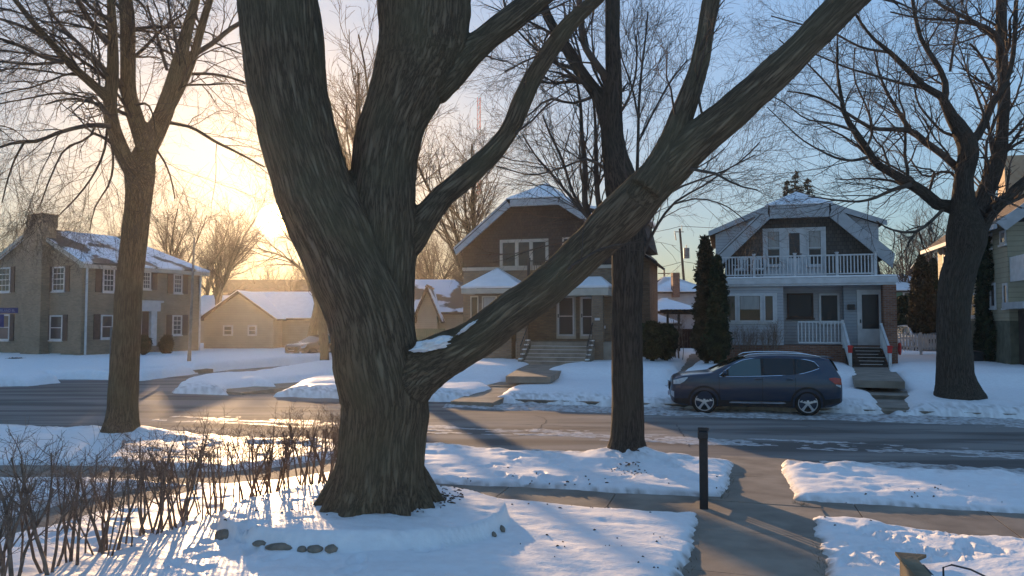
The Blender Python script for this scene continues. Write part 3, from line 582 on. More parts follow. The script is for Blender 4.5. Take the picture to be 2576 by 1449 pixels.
# --- the straight tree on the near verge
T3L = [limb([(1577, 1168, 135), (1577, 1143, 112), (1578, 1115, 90), (1579, 1060, 82), (1578, 950, 79), (1577, 850, 77), (1578, 700, 78), (1579, 600, 84), (1574, 520, 92), (1562, 455, 84), (1549, 400, 66), (1540, 340, 58), (1539, 290, 54), (1543, 210, 45), (1541, 100, 38), (1541, 0, 38), (1540, -70, 34)], 12.8, 12.8, 40),
       limb([(1548, 370, 50), (1528, 300, 46), (1508, 245, 38), (1480, 208, 33), (1457, 175, 32), (1428, 125, 30), (1399, 80, 26), (1374, 33, 24), (1355, -40, 22)], 12.8, 13.6, 18)]
T3S = [limb([(1528, 200, 20), (1515, 180, 19), (1486, 142, 18), (1466, 104, 16), (1461, 60, 14), (1455, 0, 11), (1450, -50, 10)], 12.8, 12.2, 12),
       limb([(1570, 640, 18), (1510, 590, 17), (1476, 530, 16), (1472, 417, 14), (1463, 333, 11), (1461, 270, 8), (1450, 200, 6)], 12.9, 13.8, 16),
       limb([(1570, 620, 16), (1520, 570, 15), (1507, 520, 14), (1500, 437, 13), (1499, 375, 10), (1497, 300, 7), (1490, 230, 5)], 12.9, 13.4, 14),
       limb([(1540, 590, 10), (1500, 560, 9), (1440, 500, 8), (1390, 440, 7), (1350, 395, 5), (1315, 340, 4)], 12.9, 14.0, 12),
       limb([(1520, 600, 9), (1448, 500, 8), (1412, 396, 7), (1386, 342, 6), (1365, 290, 4)], 13.0, 14.5, 12),
       limb([(1585, 540, 12), (1598, 480, 10), (1605, 354, 8), (1607, 270, 7), (1615, 167, 6), (1623, 104, 5), (1630, 30, 4)], 12.9, 13.9, 14),
       limb([(1605, 360, 6), (1640, 290, 5), (1690, 200, 5), (1730, 150, 3)], 13.2, 13.8, 10),
       limb([(1606, 300, 6), (1590, 220, 5), (1560, 130, 4), (1555, 60, 3)], 13.2, 13.8, 10),
       limb([(1600, 600, 10), (1640, 545, 7), (1682, 488, 6), (1765, 450, 5), (1848, 417, 4), (1911, 358, 3)], 12.8, 12.2, 12),
       limb([(1600, 680, 11), (1636, 600, 8), (1661, 554, 7), (1699, 508, 6), (1765, 470, 5), (1840, 420, 4), (1900, 390, 3)], 12.8, 13.4, 12),
       limb([(1690, 515, 5), (1750, 500, 4), (1830, 520, 3), (1880, 560, 2.5)], 13.1, 13.1, 8),
       limb([(1530, 430, 9), (1480, 400, 7), (1420, 420, 5), (1340, 440, 4), (1250, 418, 3)], 12.9, 12.2, 10),
       limb([(1500, 240, 9), (1440, 260, 7), (1380, 250, 6), (1330, 290, 4), (1270, 330, 3)], 13.2, 14.2, 10),
       limb([(1430, 125, 9), (1380, 130, 7), (1330, 150, 5), (1270, 180, 4)], 13.4, 14.2, 10),
       limb([(1545, 300, 9), (1575, 260, 7), (1600, 180, 5), (1600, 90, 4)], 12.8, 12.0, 10)]
t3 = empty('street_tree', T3B, 0, 'straight bare street tree on the near snowy verge right of the huge maple', 'tree')
o = linkmesh('trunk', trunkmesh('trunk', T3L, .03, 2, .014), BARK_B, t3, True); base(o, T3B)
crown([T3L[1]] + T3S, [(14, .12, 1, .4, .9, .0, 8, .34, (0, 0, .04), .12, 4, 1.6), (8, .1, 1, .4, .8, .45, 5, .6, (0, 0, .03), .15, 3, None), (5, .1, 1, .4, .9, .45, 4, .7, (0, 0, .02), .2, 3, None)], 'crown', TWIG, t3, T3B, T3S)
# --- the spreading tree on the right, far verge
T4L = [limb([(2413, 1015, 140), (2411, 990, 112), (2403, 950, 88), (2402, 900, 82), (2399, 773, 75), (2408, 699, 80), (2424, 643, 80), (2432, 590, 95), (2425, 530, 64), (2424, 450, 44), (2436, 372, 48), (2418, 330, 42), (2389, 285, 28), (2367, 241, 20), (2330, 222, 18), (2293, 185, 16), (2237, 130, 13), (2200, 100, 10), (2144, 22, 8), (2110, -40, 7)], 21.3, 20.0, 44),
       limb([(2430, 570, 50), (2405, 525, 36), (2355, 512, 30), (2332, 490, 29), (2285, 460, 26), (2239, 432, 22), (2205, 412, 20), (2181, 374, 18), (2152, 333, 17), (2126, 289, 14), (2115, 237, 11), (2107, 185, 9), (2107, 111, 7), (2100, 40, 5)], 21.3, 19.4, 26),
       limb([(2436, 610, 70), (2463, 525, 46), (2496, 444, 40), (2515, 389, 34), (2522, 315, 28), (2526, 241, 28), (2522, 167, 26), (2519, 93, 26), (2519, 0, 24), (2519, -60, 22)], 21.3, 21.8, 22),
       limb([(2455, 585, 50), (2489, 537, 34), (2526, 504, 27), (2576, 458, 24), (2640, 420, 20), (2720, 380, 16)], 21.3, 20.2, 14),
       limb([(2430, 350, 36), (2448, 350, 28), (2478, 304, 20), (2500, 252, 19), (2526, 215, 16), (2545, 160, 13), (2552, 100, 12), (2556, 0, 12)], 20.9, 20.9, 14),
       limb([(2372, 262, 20), (2378, 241, 18), (2378, 207, 16), (2348, 148, 14), (2318, 100, 12), (2304, 48, 11), (2296, 0, 10), (2290, -50, 8)], 20.8, 21.6, 12)]
T4S = [limb([(2428, 440, 22), (2404, 418, 20), (2367, 385, 18), (2330, 359, 18), (2293, 330, 16), (2237, 326, 11), (2193, 322, 10), (2144, 293, 8), (2089, 259, 6), (2033, 237, 5), (1980, 230, 3)], 21.2, 19.5, 20),
       limb([(2290, 328, 13), (2256, 274, 10), (2230, 230, 8), (2211, 181, 6), (2200, 130, 4)], 20.5, 21.3, 10),
       limb([(2290, 464, 13), (2237, 481, 9), (2200, 498, 8), (2163, 507, 6), (2107, 504, 5), (2033, 493, 3)], 20.6, 19.9, 12),
       limb([(2181, 396, 9), (2144, 404, 7), (2100, 396, 6), (2063, 378, 5), (2019, 352, 4), (1978, 315, 3), (1930, 270, 2.5)], 20.0, 18.8, 14),
       limb([(2330, 222, 10), (2270, 210, 8), (2200, 190, 6), (2130, 170, 5), (2060, 140, 4), (2000, 120, 3)], 20.5, 19.4, 12),
       limb([(2240, 132, 8), (2170, 120, 6), (2090, 80, 5), (2010, 60, 4), (1940, 40, 3)], 20.3, 19.0, 12),
       limb([(2150, 330, 7), (2090, 310, 6), (2030, 300, 4), (1960, 250, 3), (1900, 230, 2.5)], 19.8, 18.6, 12),
       limb([(2120, 260, 6), (2070, 200, 5), (2020, 150, 4), (1960, 100, 3)], 19.6, 20.6, 10),
       limb([(2520, 150, 16), (2500, 80, 13), (2450, 60, 10), (2380, 50, 7), (2310, 45, 5), (2240, 30, 4)], 21.7, 21.0, 12),
       limb([(2515, 110, 16), (2480, 75, 14), (2430, 45, 10), (2370, 15, 8), (2330, -20, 6)], 21.7, 22.4, 10),
       limb([(2500, 200, 7), (2460, 130, 6), (2440, 110, 5)], 21.4, 21.0, 8),
       limb([(2430, 470, 8), (2380, 430, 7), (2330, 445, 5), (2290, 400, 4)], 21.2, 22.0, 8),
       limb([(2410, 345, 9), (2370, 330, 7), (2340, 300, 6), (2310, 260, 5), (2300, 220, 4)], 20.9, 20.0, 10),
       limb([(2510, 400, 9), (2545, 370, 8), (2580, 350, 7), (2630, 330, 5)], 21.5, 21.0, 8),
       limb([(2335, 492, 7), (2345, 455, 7), (2350, 430, 6), (2325, 425, 4), (2290, 415, 3)], 21.0, 20.5, 8),
       limb([(2180, 372, 7), (2195, 330, 6), (2180, 270, 5), (2150, 200, 4), (2150, 120, 3)], 20.0, 20.8, 10),
       limb([(2390, 180, 7), (2400, 110, 6), (2410, 40, 5), (2380, 0, 4)], 21.0, 20.6, 8)]
t4 = empty('spreading_tree', T4B, 0, 'dark bare tree with wide spreading crown on the far verge right of the blue car', 'tree')
o = linkmesh('trunk', trunkmesh('trunk', T4L, .045, 2, .02), BARK_B, t4, True); base(o, T4B)
crown(T4L[1:] + T4S, [(13, .1, 1, .4, 1.0, .0, 9, .33, (0, 0, .01), .16, 4, 2.3), (9, .1, 1, .4, .95, .45, 6, .6, (0, 0, .02), .18, 3, None), (5, .1, 1, .4, .95, .42, 4, .7, (0, 0, .01), .2, 3, None)], 'crown', TWIG, t4, T4B, T4S)
# --- twin trunks across the road by the parked black car
T5L = [limb([(817, 950, 34), (817, 925, 26), (814, 850, 23), (805, 780, 22), (792, 730, 20), (778, 690, 15), (760, 640, 12), (735, 580, 8), (710, 520, 5)], 37.8, 37.2, 16),
       limb([(788, 725, 15), (750, 670, 9), (700, 640, 6), (650, 630, 4)], 37.5, 36, 10),
       limb([(795, 735, 15), (775, 640, 9), (770, 560, 6), (760, 480, 4)], 37.5, 39, 10)]
t5 = empty('corner_tree', T5B, 0, 'bare tree in front of the parked black car, its limbs fanning against the sun', 'tree')
o = linkmesh('trunk', trunkmesh('trunk', T5L, .06, 2, .02), BARK_A, t5, True); base(o, T5B)
crown(T5L, [(11, .35, 1, .4, 1.0, .0, 7, .4, (0, 0, -.02), .12, 4, 2.8), (8, .1, 1, .4, .9, .45, 5, .6, (0, 0, 0), .18, 3, None), (5, .1, 1, .4, .9, .45, 4, .7, (0, 0, 0), .2, 3, None)], 'crown', TWIG_F, t5, T5B)
T6B = P(778, 900, 50); T6L = [limb([(772, 900, 30), (779, 870, 25), (788, 830, 23), (797, 785, 21), (803, 740, 18), (810, 680, 14), (822, 600, 9), (840, 520, 6)], 50, 50.5, 14)]
t6 = empty('leaning_tree', T6B, 0, 'bare tree with slanting trunk rising from behind the black car', 'tree')
o = linkmesh('trunk', trunkmesh('trunk', T6L, .07, 2, .02), BARK_A, t6, True); base(o, T6B)
crown(T6L, [(6, .6, 1, .3, .8, .0, 7, .4, (0, 0, 0), .12, 4, 2.2), (5, .1, 1, .4, .9, .45, 5, .6, (0, 0, 0), .18, 3, None), (4, .1, 1, .4, .9, .45, 4, .7, (0, 0, 0), .2, 3, None)], 'crown', TWIG_F, t6, T6B)
# --- background trees, three builds copied with sizes and turns of their own
def bgtree(seed, vase):
    gq = np.random.default_rng(seed); H = 11.0; tb = Tubes(); tr = Tubes()
    n = 8; tp = np.c_[np.cumsum(gq.normal(0, .08, n)), np.cumsum(gq.normal(0, .08, n)), np.linspace(-.3, H * .5, n)][None]; tr_ = np.linspace(.24, .13, n)[None]
    tb.add(tp, tr_, 8)
    a = kids(tp, tr_, 10, .42, 1, .25, .75 if vase else 1.05, 0, 9, .62, (0, 0, .06 if vase else .02), .08, L=H * .62, rmin=.01, g=gq); tb.add(a[0], a[1], 6)
    trunk = tb.mesh('trunk'); cb = Tubes()
    b = kids(a[0], a[1], 9, .2, 1, .35, .8, .5, 7, .6, (0, 0, .05), .12, rmin=.012, g=gq); cb.add(b[0], b[1], 4)
    c = kids(b[0], b[1], 7, .1, 1, .35, .8, .5, 5, .6, (0, 0, .04), .15, rmin=.009, g=gq); cb.add(c[0], c[1], 3)
    d = kids(c[0], c[1], 4, .1, 1, .35, .9, .5, 4, .7, (0, 0, .02), .2, rmin=.007, g=gq); cb.add(d[0], d[1], 3)
    return trunk, cb.mesh('crown')
BGT = [bgtree(1, True), bgtree(2, False), bgtree(3, True)]
for tm, cm in BGT: tm.materials.append(BARK_B); cm.materials.append(TWIG_F)
def place_tree(u, d, vtop, k, rz, label, name='bare_tree', sxy=1.0, g0=.5):
    b = P(u, 810, d); z = 2.47 + (V0 - vtop) * d / F; hgt = z - g0
    t = empty(name, (b[0], b[1], g0), rz, label, 'tree', 'bare trees behind the houses'); s = hgt / 11.5; t.scale = (s * sxy, s * sxy, s)
    for nm, me in zip(('trunk', 'crown'), BGT[k]):
        o = bpy.data.objects.new(nm, me); COL.objects.link(o); o.parent = t
    return t
for a in [(60, 95, 552, 1, 0, 'distant bare tree behind the left roof, beside the brick chimney'),
          (170, 100, 545, 0, 1, 'hazy bare tree above the middle of the left snowy roof'),
          (262, 92, 548, 1, 2, 'distant bare tree just left of the slender verge trunk'),
          (430, 66, 492, 0, 3, 'vase-shaped bare tree rising behind the right end of the left house'),
          (520, 78, 540, 1, 1.5, 'bare tree above the gap right of the brown brick house'),
          (548, 70, 500, 0, 4, 'tall bare tree behind the low beige house, left of the sun'),
          (660, 84, 655, 2, .5, 'bare tree silhouetted straight below the sun'),
          (745, 74, 640, 1, 2.5, 'bare tree right of the sun above the low snowy roof'),
          (890, 46, 60, 2, 1.1, 'tall bare tree seen through the fork of the huge maple'),
          (1095, 58, 540, 1, 3.3, 'dense bare tree left of the dark gabled house'),
          (1140, 66, 575, 0, 5.3, 'shorter bare tree close behind the left eave of the dark gabled house'),
          (1190, 50, 300, 2, 4.1, 'thin tall bare tree beside the lattice mast'),
          (1062, 74, 560, 2, 2.2, 'bare tree emerging right beside the thick maple trunk'),
          (1690, 110, 690, 1, .7, 'small far tree above the snowy roofs by the utility pole'),
          (2275, 60, 545, 0, 3.9, 'pale upright bare tree right of the white balcony house'),
          (2345, 52, 505, 1, 5.0, 'rounded bare tree behind the tall dark evergreen'),
          (2540, 64, 470, 1, 1.9, 'bare tree peeping over the brown roof at the right edge'),
          (-150, 80, 530, 1, .2, 'bare tree beyond the far left house end')]:
    place_tree(*a)

# ------------------------------------------------------------------ hedge
def shrubmesh(seed):
    gq = np.random.default_rng(seed); k = 8; tb = Tubes(); n = 7
    base_ = np.c_[gq.normal(0, .09, k), gq.normal(0, .09, k), np.full(k, -.12)]; d = unit(np.c_[gq.normal(0, .22, k), gq.normal(0, .22, k), np.ones(k)]); L = gq.uniform(.85, 1.2, k)[:, None]
    pts = [base_]; p = base_
    for i in range(n - 1): d = unit(d + gq.normal(0, .09, d.shape) + np.array([0, 0, .05])); p = p + d * L / (n - 1); pts.append(p)
    A = np.stack(pts, 1); r = gq.uniform(.008, .018, k)[:, None] * np.linspace(1, .5, n)[None]
    tb.add(A, r, 5); b = kids(A, r, 5, .5, 1, .3, .8, .38, 5, .6, (0, 0, .06), .14, rmin=.003, g=gq); tb.add(b[0], b[1], 4)
    c = kids(b[0], b[1], 3, .2, 1, .4, .9, .55, 4, .65, (0, 0, .03), .2, rmin=.0022, g=gq); tb.add(c[0], c[1], 3)
    c2 = kids(c[0], c[1], 5, .1, 1, .4, 1.1, .75, 4, .8, (0, 0, 0), .2, rmin=.0016, g=gq); tb.add(c2[0], c2[1], 3)
    me = tb.mesh('bare_shrub'); me.materials.append(HEDGE); return me
SH = [shrubmesh(40 + i) for i in range(5)]
hp = [(10, 1500), (92, 1462), (205, 1418), (288, 1397), (368, 1356), (425, 1330), (482, 1302), (545, 1278), (615, 1258), (662, 1245), (705, 1236), (748, 1226), (790, 1215), (828, 1206), (860, 1198), (895, 1192), (935, 1186)]
for i, (u, v) in enumerate(hp):
    p = G(u, v, .34); o = bpy.data.objects.new('hedge_shrub', SH[i % 5]); COL.objects.link(o)
    d = p[1]; vt = np.interp(u, [0, 250, 500, 700, 850], [1082, 1070, 1046, 1024, 1010]); h = (v - vt) * d / F
    o.location = (p[0], p[1], .26); o.rotation_euler = (0, 0, i * 1.9); s = h / 1.18; o.scale = (s * 1.05, s * 1.05, s)
    tag(o, 'leafless stemmy shrub in the row left of the huge maple', 'shrub', 'bare shrubs of the hedge row')

# ------------------------------------------------------------------ tree-bed details
def stone(u, v, w, h, seed, label):
    xb = G(u, v, .33)[0]; dy = (1.56 / 1.05) * math.sqrt(max(0.0, 1 - ((xb - BED[0]) / 1.56) ** 2)); yb_ = BED[1] - dy
    p = (xb, yb_, snowz(xb, yb_ - .05) + h * .22); o = blob('edging_stone', (0, 0, 0), w / 2, .07, h / 2, STONE, None, seed, .2, 0, 3); o.location = tuple(p); o.rotation_euler = (0, 0, seed)
    tag(o, label, 'stone', 'stones edging the tree bed'); o.rotation_euler = (0, 0, .05 * seed); return o
stone(682, 1366, .14, .05, 1, 'small flat stone at the left end of the bed edging')
stone(733, 1371, .27, .075, 2, 'long flat edging stone, largest in front of the huge maple')
stone(788, 1373, .09, .06, 3, 'small round edging stone right of the longest one')
stone(818, 1376, .15, .065, 4, 'medium edging stone left of the rightmost pair')
stone(858, 1374, .12, .075, 5, 'rounded edging stone with thin tail of bark, right end of the row')
stone(583, 1345, .17, .12, 6, 'lumpy brown stone beside the hedge shadows at the bed edge')
stone(1263, 1320, .06, .07, 7, 'little square stone on the right rim of the tree bed')
stone(1242, 1331, .05, .05, 8, 'tiny stone just below the square one on the right rim')
lb = MB(); lr = random.Random(3)
def chips(n, u0, v0, su, sv, smin, smax):
    for _ in range(n):
        u, v = lr.gauss(u0, su), lr.gauss(v0, sv); p = G(u, v, .40)
        z = snowz(p[0], p[1]) + .006; a = lr.uniform(0, 3.14); l = lr.uniform(smin, smax); w = l * lr.uniform(.2, .5); c, s = math.cos(a), math.sin(a)
        lb.prism([(p[0] + c * l - s * w * .3, p[1] + s * l + c * w * .3, z), (p[0] - s * w, p[1] + c * w, z + .008), (p[0] - c * l, p[1] - s * l, z - .004), (p[0] + s * w, p[1] - c * w, z + .004)], (0, 0, -.012))
chips(90, 1110, 1262, 26, 16, .01, .045); chips(60, 1010, 1300, 60, 10, .006, .022); chips(26, 800, 1310, 110, 20, .006, .02); chips(40, 1400, 1180, 220, 14, .008, .03); chips(26, 1600, 1340, 140, 40, .006, .02); chips(40, 2300, 1230, 160, 25, .006, .022); chips(30, 1500, 1236, 160, 5, .01, .03); chips(34, 1578, 1152, 26, 6, .012, .04)
tag(lb.build('leaf_litter', LITTER), 'dark bark chips and leaf litter scattered on the snow at the maple foot', 'litter', kind='stuff')
def stick(pts, r, label, m=LITTER):
    b = MB(); b.path(pts, r, 6, r * .4); o = b.build('fallen_stick', m, None, True); tag(o, label, 'stick', 'sticks on the snow'); return o
stick([G(815, 1289, .47), G(850, 1287, .485), G(880, 1295, .47), G(900, 1298, .45)], .03, 'long exposed root piece left below the maple trunk')
stick([G(930, 1293, .47), G(960, 1291, .49), G(990, 1286, .46)], .028, 'short exposed root piece under the middle of the maple trunk')
stick([G(1022, 1272, .5), G(1032, 1284, .49), G(1042, 1288, .45)], .035, 'stubby root knob right below the maple trunk')
stick([G(853, 1354, .42), G(862, 1351, .43), G(875, 1350, .42)], .008, 'thin twig lying in the shaded bed snow')
# dry grass showing along the front path edge
gb = MB(); gr = random.Random(9)
for (pa, pb, n) in ((G(2045, 1300, .2), G(2085, 1470, .25), 420), (G(1838, 1195, .16), G(1815, 1255, .16), 120), (G(2000, 1262, .17), G(2030, 1270, .17), 60), (G(1768, 1290, .2), G(1735, 1449, .25), 90)):
    for _ in range(n):
        f = gr.random(); q = pa + (pb - pa) * f + np.array([gr.gauss(0, .035), gr.gauss(0, .03), 0]); z = float(gl(q[0], q[1])) + .0
        a = gr.uniform(0, 6.28); l = gr.uniform(.03, .09); t_ = (q[0] + math.cos(a) * l * .8, q[1] + math.sin(a) * l * .8, z + l * gr.uniform(.3, 1))
        n0 = len(gb.v); gb.v += [(q[0] - .004, q[1], z), (q[0] + .004, q[1] + .002, z), t_]; gb.f.append((n0, n0 + 1, n0 + 2))
tag(gb.build('dry_grass', GRASSM), 'dry grass tufts showing at the edges of the shovelled path', 'grass', kind='stuff')

# ------------------------------------------------------------------ houses
class House:
    def __init__(s, name, label, th_deg, T, s0, gz, cat='house', group=None):
        s.th = R(th_deg); s.nx, s.ny = math.sin(s.th), math.cos(s.th); s.sx, s.sy = math.cos(s.th), -math.sin(s.th); s.T, s.s0, s.gz = T, s0, gz
        s.root = empty(name, (s.sx * s0 + s.nx * T, s.sy * s0 + s.ny * T, gz), -s.th, label, cat, group)
    def f(s, u, v, y=0.0):                                   # local (x, z) on the plane at depth y
        r = ray(u, v); k = (s.T + y) / (r[0] * s.nx + r[1] * s.ny); return k * (r[0] * s.sx + r[1] * s.sy) - s.s0, CH + k * r[2] - s.gz
    def l(s, u, v, x=0.0):                                   # local (y, z) on the side plane at x
        r = ray(u, v); k = (s.s0 + x) / (r[0] * s.sx + r[1] * s.sy); return k * (r[0] * s.nx + r[1] * s.ny) - s.T, CH + k * r[2] - s.gz
    def rect(s, u0, v0, u1, v1, y=0.0):
        um, vm = (u0 + u1) / 2, (v0 + v1) / 2; return s.f(u0, vm, y)[0], s.f(u1, vm, y)[0], s.f(um, v1, y)[1], s.f(um, v0, y)[1]
    def lrect(s, u0, v0, u1, v1, x=0.0):
        um, vm = (u0 + u1) / 2, (v0 + v1) / 2; a, b = s.l(u0, vm, x)[0], s.l(u1, vm, x)[0]; return min(a, b), max(a, b), s.l(um, v1, x)[1], s.l(um, v0, x)[1]
def fbox(b, ax, pl, a0, a1, o0, o1, z0, z1):                 # box against a wall: a along, o outward
    if ax == 'f': b.box(a0, a1, pl - o0, pl - o1, z0, z1)
    elif ax == 'r': b.box(pl + o0, pl + o1, a0, a1, z0, z1)
    else: b.box(pl - o0, pl - o1, a0, a1, z0, z1)
    return b
def window(h, a0, a1, z0, z1, ax='f', pl=0.0, bars=(0, 1), split=1, fw=.07, m=WHITEP, glass=GLASS, sill=True, curtain=False, out=.05, label=None, name='window'):
    b = MB(); g = MB()
    fbox(b, ax, pl, a0, a1, -.02, out, z1 - fw, z1); fbox(b, ax, pl, a0, a1, -.02, out, z0, z0 + fw)
    fbox(b, ax, pl, a0, a0 + fw, -.02, out, z0 + fw, z1 - fw); fbox(b, ax, pl, a1 - fw, a1, -.02, out, z0 + fw, z1 - fw)
    if sill: fbox(b, ax, pl, a0 - .04, a1 + .04, 0, out + .05, z0 - .07, z0 - .002)
    ia0, ia1, iz0, iz1 = a0 + fw, a1 - fw, z0 + fw, z1 - fw
    for k in range(1, split): c = ia0 + (ia1 - ia0) * k / split; fbox(b, ax, pl, c - fw * .6, c + fw * .6, -.02, out - .004, iz0, iz1)
    nv, nh = bars
    for k in range(1, nh + 1): c = iz0 + (iz1 - iz0) * k / (nh + 1); fbox(b, ax, pl, ia0, ia1, -.015, out * .6, c - .022, c + .022)
    for j in range(split):
        s0 = ia0 + (ia1 - ia0) * j / split; s1 = ia0 + (ia1 - ia0) * (j + 1) / split
        for k in range(1, nv + 1): c = s0 + (s1 - s0) * k / (nv + 1); fbox(b, ax, pl, c - .012, c + .012, -.015, out * .5, iz0, iz1)
    o = b.build(name, m, h.root)
    fbox(g, ax, pl, a0 + fw * .5, a1 - fw * .5, .003, .012, z0 + fw * .5, z1 - fw * .5); g.build('pane', glass, o)
    if curtain:
        c = MB(); fbox(c, ax, pl, ia0 + .02, ia1 - .02, .0125, .0145, iz0 + (iz1 - iz0) * .45, iz1 - .01); c.build('blind', CURT, o)
    return o
def part(h, b, name, m, parent=None, **k): return b.build(name, m, parent or h.root, **k)

# --- middle dark gabled house
M = House('gabled_house', 'dark shingled gable house over tan brick, snowy clipped roof, behind the leaning limb', 16, 34.2, 0, .7)
xL, _ = M.f(1165, 800); xR = M.f(1632, 800)[0] - 0.9; zBelt = M.f(1250, 675)[1]; xp, zPk = M.f(1360, 451, -.5)
eL, zE = M.f(1141, 622, -.5); cL, zC = M.f(1273, 502, -.5); cR, _ = M.f(1410, 500, -.5)
eR = xp + (xp - eL); xR = xp + (xp - xL); DEP = 11.0
b = MB().box(xL, xR, 0, DEP, -.5, zBelt); part(M, b, 'wall', TANBRICK)
def roofz(x): return zE + (zC - zE) * (min(x, 2 * xp - x) - eL) / (cL - eL)
b = MB().prism([(xL, 0, zBelt + .001), (xR, 0, zBelt + .001), (xR, 0, roofz(xR) - .12), (cR - .15, 0, zC - .22), (cL + .15, 0, zC - .22), (xL, 0, roofz(xL) - .12)], (0, DEP, 0)); part(M, b, 'gable_wall', SHINGLE)
b = MB().box(xL - .03, xR + .03, -.06, 0, zBelt - .09, zBelt + .06); part(M, b, 'belt_course', CREAM)
def clipped_roof(h, eL, eR, cL, cR, xp, zE, zC, zP, y0, y1, th, mroof, mfas, fascia=.34, hipd=1.3):
    b = MB(); zr = zP
    b.slab([(eL, y0, zE), (cL, y0, zC), (xp, y0 + hipd, zr), (xp, y1, zr), (eL, y1, zE)], th)
    b.slab([(eR, y0, zE), (eR, y1, zE), (xp, y1, zr), (xp, y0 + hipd, zr), (cR, y0, zC)], th)
    b.slab([(cL, y0, zC), (cR, y0, zC), (xp, y0 + hipd, zr)], th)
    ro = b.build('roof', mroof, h.root)
    s = MB(); q = .055
    def up(p): return (p[0], p[1], p[2] + q)
    s.slab([up(p) for p in ((cL - .02, y0 - .02, zC), (cR + .02, y0 - .02, zC), (xp, y0 + hipd, zr + .02))], .05)
    s.slab([up(p) for p in ((eL + .2, y0 + .1, zE + .1), (cL, y0 + .1, zC), (xp, y0 + hipd + .05, zr + .01), (xp, y1, zr + .01), (eL + .2, y1, zE + .1))], .05)
    s.slab([up(p) for p in ((eR - .2, y0 + .1, zE + .1), (eR - .2, y1, zE + .1), (xp, y1, zr + .01), (xp, y0 + hipd + .05, zr + .01), (cR, y0 + .1, zC))], .05)
    s.build('roof_snow', ROOFSNOW, ro)
    f = MB(); w = fascia
    def barge(ex, cx):
        f.prism([(ex, y0 - .03, zE - .02), (cx, y0 - .03, zC - .02), (cx + (xp - cx) * .12, y0 - .03, zC - w), (ex + (xp - ex) * .03, y0 - .03, zE - w * 1.1)], (0, .12, 0))
    barge(eL, cL); barge(eR, cR)
    f.box(cL + (xp - cL) * .12, cR - (cR - xp) * .12, y0 - .035, y0 + .085, zC - w, zC - .02)
    sof = .5
    f.slab([(eL, y0, zE - .1), (cL, y0, zC - .1), (cL + .1, y0 + sof, zC - .1), (eL + .1, y0 + sof, zE - .1)], .03)
    f.slab([(eR, y0, zE - .1), (cR, y0, zC - .1), (cR - .1, y0 + sof, zC - .1), (eR - .1, y0 + sof, zE - .1)], .03)
    f.build('bargeboard', mfas, ro); return ro
mr_ = clipped_roof(M, eL, eR, cL, cR, xp, zE, zC, zPk, -.5, DEP, .14, ROOFSH, FASCIA)
# cross dormer and side bay on the right flank
x0, z0_ = M.f(1450, 524, 3.0); x1, z1_ = M.f(1537, 503, 3.0)
b = MB().box(xp + 1.2, xR + .3, 3.2, 7.0, zE - .3, z1_ - .25); part(M, b, 'dormer', SHINGLE)
b = MB().slab([(xp + .6, 3.0, z1_ + .05), (xR + .7, 3.0, z0_ - .6), (xR + .7, 7.2, z0_ - .6), (xp + .6, 7.2, z1_ + .05)], .12); dr = part(M, b, 'dormer_roof', ROOFSNOW)
wx_ = M.f(1634, 700, 3.6)[0]; b = MB().box(xR - .1, wx_, 3.6, 8.0, -.4, M.f(1630, 640, 3.6)[1]); part(M, b, 'side_bay', TANBRICK)
ex_, ez_ = M.f(1652, 658, 3.2); ix_, iz_ = M.f(1618, 632, 3.2); b = MB().slab([(ix_ - .8, 3.2, iz_ + .45), (ex_, 3.2, ez_), (ex_, 8.4, ez_), (ix_ - .8, 8.4, iz_ + .45)], .12); sb_ = part(M, b, 'side_bay_roof', ROOFSH)
b = MB().slab([(ix_ - .8, 3.25, iz_ + .51), (ex_ - .08, 3.25, ez_ + .07), (ex_ - .08, 8.35, ez_ + .07), (ix_ - .8, 8.35, iz_ + .51)], .05); b.build('roof_snow', ROOFSNOW, sb_)
wx2, wz2 = M.f(1634, 618, 2.0); b = MB().prism([(xR - .3, 2.0, zE - .1), (wx2, 2.0, wz2 - .05), (wx2 - .45, 2.0, M.f(1610, 520, 2.0)[1]), (xR - .6, 2.0, zE + .5)], (0, 4.5, 0)); part(M, b, 'side_dormer', SHINGLE)
b = MB().box(xL + 1.6, xL + 2.3, 7, 7.7, zC - .6, zPk + .5) if False else None
# windows
a = M.rect(1258, 602, 1380, 676); window(M, a[0], a[1], a[2], a[3], split=3, bars=(0, 0), fw=.14, m=CREAM, glass=GLASS, out=.06)
a = M.rect(1415, 597, 1452, 660); window(M, a[0], a[1], a[2], a[3], bars=(0, 1), m=CREAM, glass=GLASSG)
# balcony parapet between the porch roofs
a = M.rect(1332, 654, 1412, 722, -1.6)
b = MB()
for x in np.arange(a[0], a[1] + .02, .11): b.box(x - .012, x + .012, -1.61, -1.585, a[2], a[3])
b.box(a[0] - .06, a[1] + .06, -1.64, -1.56, a[3] - .05, a[3]); b.box(a[0] - .06, a[1] + .06, -1.64, -1.56, a[2], a[2] + .05)
b.box(a[0] - .09, a[0] + .03, -1.66, -1.54, a[2], a[3] + .12); b.box(a[1] - .03, a[1] + .09, -1.66, -1.54, a[2], a[3] + .12)
part(M, b, 'balcony_railing', DARKP)
b = MB().box(a[0] - .1, a[1] + .1, -1.6, -.01, a[2] - .18, a[2] - .004); part(M, b, 'balcony_floor', CREAM)
